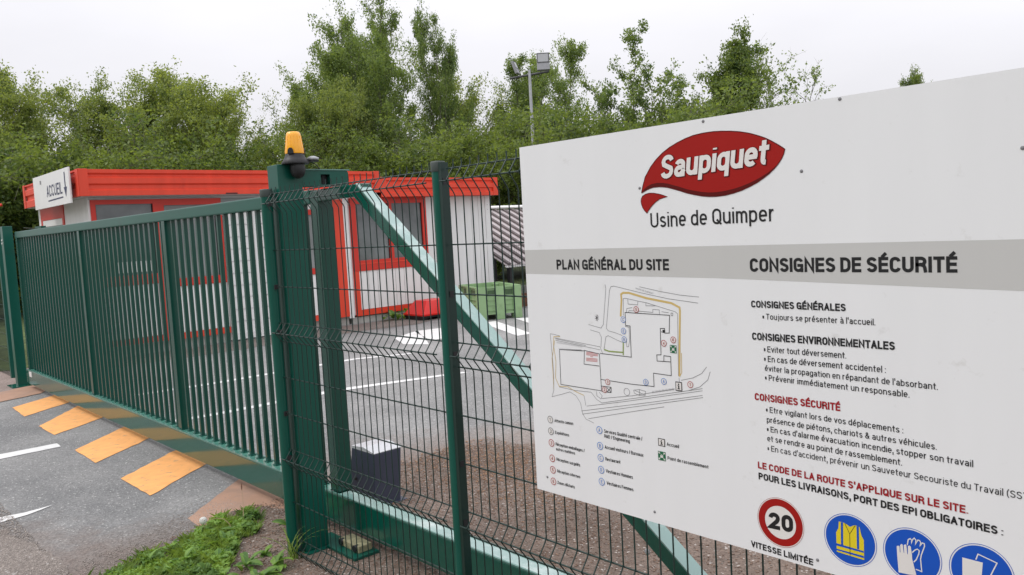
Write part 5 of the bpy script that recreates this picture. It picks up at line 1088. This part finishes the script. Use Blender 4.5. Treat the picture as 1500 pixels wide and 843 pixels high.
WL = [(-3.72, -.28, 1.05, 12, 'bright leafy weed cut by the bottom edge left of the wire mesh', 0), (-4.20, -.60, .85, 10, 'weed at the very bottom of the picture left of the broad leaved one', 0), (-3.90, -.42, .95, 11, 'weed at the bottom edge between two brighter ones', 2), (-4.52, -.52, .7, 9, 'small weed spreading onto the asphalt at the left of the patch', 2), (-4.60, .02, .75, 9, 'weed at the upper tip of the patch against the worn stripe', 0),
 (-3.93, -.26, 1.0, 11, 'broad leafy weed in the bottom corner right of the grass', 0), (-3.80, -.16, 1.1, 10, 'pale leafy weed lowest in the picture near the first post', 2), (-4.13, -.33, .9, 10, 'bushy weed in the middle of the green patch', 0),
 (-4.05, -.44, .9, 9, 'weed with broad leaves at the bottom edge of the picture', 2), (-4.45, -.10, .95, 10, 'long leaved weed at the top of the green patch beside the worn stripe', 1), (-4.32, -.22, .8, 9, 'weed just below the topmost clump', 1),
 (-4.36, -.62, .8, 9, 'flat rosette at the lower left end of the green patch', 1), (-4.24, -.48, .85, 9, 'weed between the flat rosette and the bushy weed', 0), (-4.26, .16, 1.15, 8, 'lone weed standing at the foot of the gate pillar', 0), (-4.47, -.34, .8, 8, 'weed on the road edge below the dandelion', 2), (-4.02, -.12, .7, 8, 'small weed on the bare soil near the first post', 2)]
for (x, y, s, n, lb, k) in WL:
    r = thing('leafy_weed', lb, 'weed', (x, y, .004), 'leafy weeds at the road edge'); rr = random.Random(int(x*1000+y*77))
    for i in range(n):
        c = lv[(k+(i % 3 == 0)) % 3].copy(); COL.objects.link(c); c.parent = r; q = s*rr.uniform(.65, 1.2); c.scale = (q, q, q)
        c.location = (rr.gauss(0, .012), rr.gauss(0, .012), rr.uniform(0, .03)*s); c.rotation_euler = (rr.gauss(0, .2), rr.uniform(-.75, .15), i*2.4+rr.uniform(-.4, .4))
# tuft of long blades at the post foot
tf = thing('grass_tuft', 'tuft of long arching grass blades at the foot of the first post', 'grass tuft', (-3.86, -.05, 0))
for i in range(16):
    rr = random.Random(i); a_ = rr.uniform(0, 6.28); H_ = rr.uniform(.10, .26); l_ = rr.uniform(.3, 1.0)*H_; mb = MB(); v = []; n = 6
    for j in range(n+1):
        t = j/n; wv = .0042*(1-t)**.6+.0004; cxx = math.cos(a_)*l_*t**1.7; cyy = math.sin(a_)*l_*t**1.7; cz = H_*(t-.35*t**3); v += [(cxx+math.sin(a_)*wv, cyy-math.cos(a_)*wv, cz), (cxx-math.sin(a_)*wv, cyy+math.cos(a_)*wv, cz)]
    mb.add(v, [(j*2, j*2+1, j*2+3, j*2+2) for j in range(n)], True); b_ = mb.build('blade', GRASSB, None); b_.parent = tf; b_.location = (rr.gauss(0, .02), rr.gauss(0, .015), 0)
dd_ = thing('dandelion', 'white dandelion seed head on a bent stalk over the worn stripe', 'dandelion', (-4.588, -.217, 0))
MB().tube([(-4.588, -.217, 0), (-4.578, -.225, .05), (-4.572, -.232, .085)], .0016, 6).build('stalk', DRYG, dd_)
g2 = np.random.default_rng(9); n = 420; d_ = g2.normal(0, 1, (n, 3)); d_ /= np.linalg.norm(d_, axis=1, keepdims=True); b_ = np.cross(d_, g2.normal(0, 1, (n, 3))); b_ /= np.linalg.norm(b_, axis=1, keepdims=True); b2 = np.cross(d_, b_)
c_ = np.array([(-4.572+4.588, -.232+.217, .098)])+d_*.022
V = np.stack([c_-b_*.0034, c_+b2*.0034, c_+b_*.0034, c_-b2*.0034], 1).reshape(-1, 3); npmesh('seed_head', V, np.arange(n*4).reshape(-1, 4), FLUFF, dd_)
MB().tube([(-4.588, -.217, .09), (-4.57, -.225, .100)], .004, 8).build('seed_core', DRYG, dd_)
pl2 = thing('dry_stalk', 'tall thin dry stalk with a brown tip over the worn stripe', 'stalk', (-4.56, .00, 0))
MB().tube([(-4.57, .0, 0), (-4.60, .02, .06), (-4.66, .05, .13), (-4.69, .06, .18)], [.0022, .0018, .0014, .001], 6).build('stem', DRYG, pl2); MB().tube([(-4.69, .06, .175), (-4.70, .065, .195), (-4.705, .068, .215)], [.002, .0045, .001], 6).build('tip', BROWNP, pl2)
bs_ = thing('bent_stalk', 'arching dry stalk between the dandelion and the grass', 'stalk', (-4.47, -.10, 0))
MB().tube([(-4.47, -.10, 0), (-4.50, -.11, .06), (-4.535, -.125, .085), (-4.58, -.15, .088), (-4.63, -.18, .07)], [.002, .0018, .0015, .0013, .001], 6).build('stem', DRYG, bs_)
sw = thing('leafy_weed', 'dark weed growing at the plinth beside the red bin', 'weed', (-13.0, 6.9, 0))
for i in range(14):
    rr = random.Random(i+50); c = lv[i % 3].copy(); COL.objects.link(c); c.parent = sw; c.scale = (2.6,)*3; c.location = (rr.gauss(0, .04), rr.gauss(0, .14), rr.uniform(0, .06)); c.rotation_euler = (0, rr.uniform(-.8, 0), rr.uniform(0, 6.28))
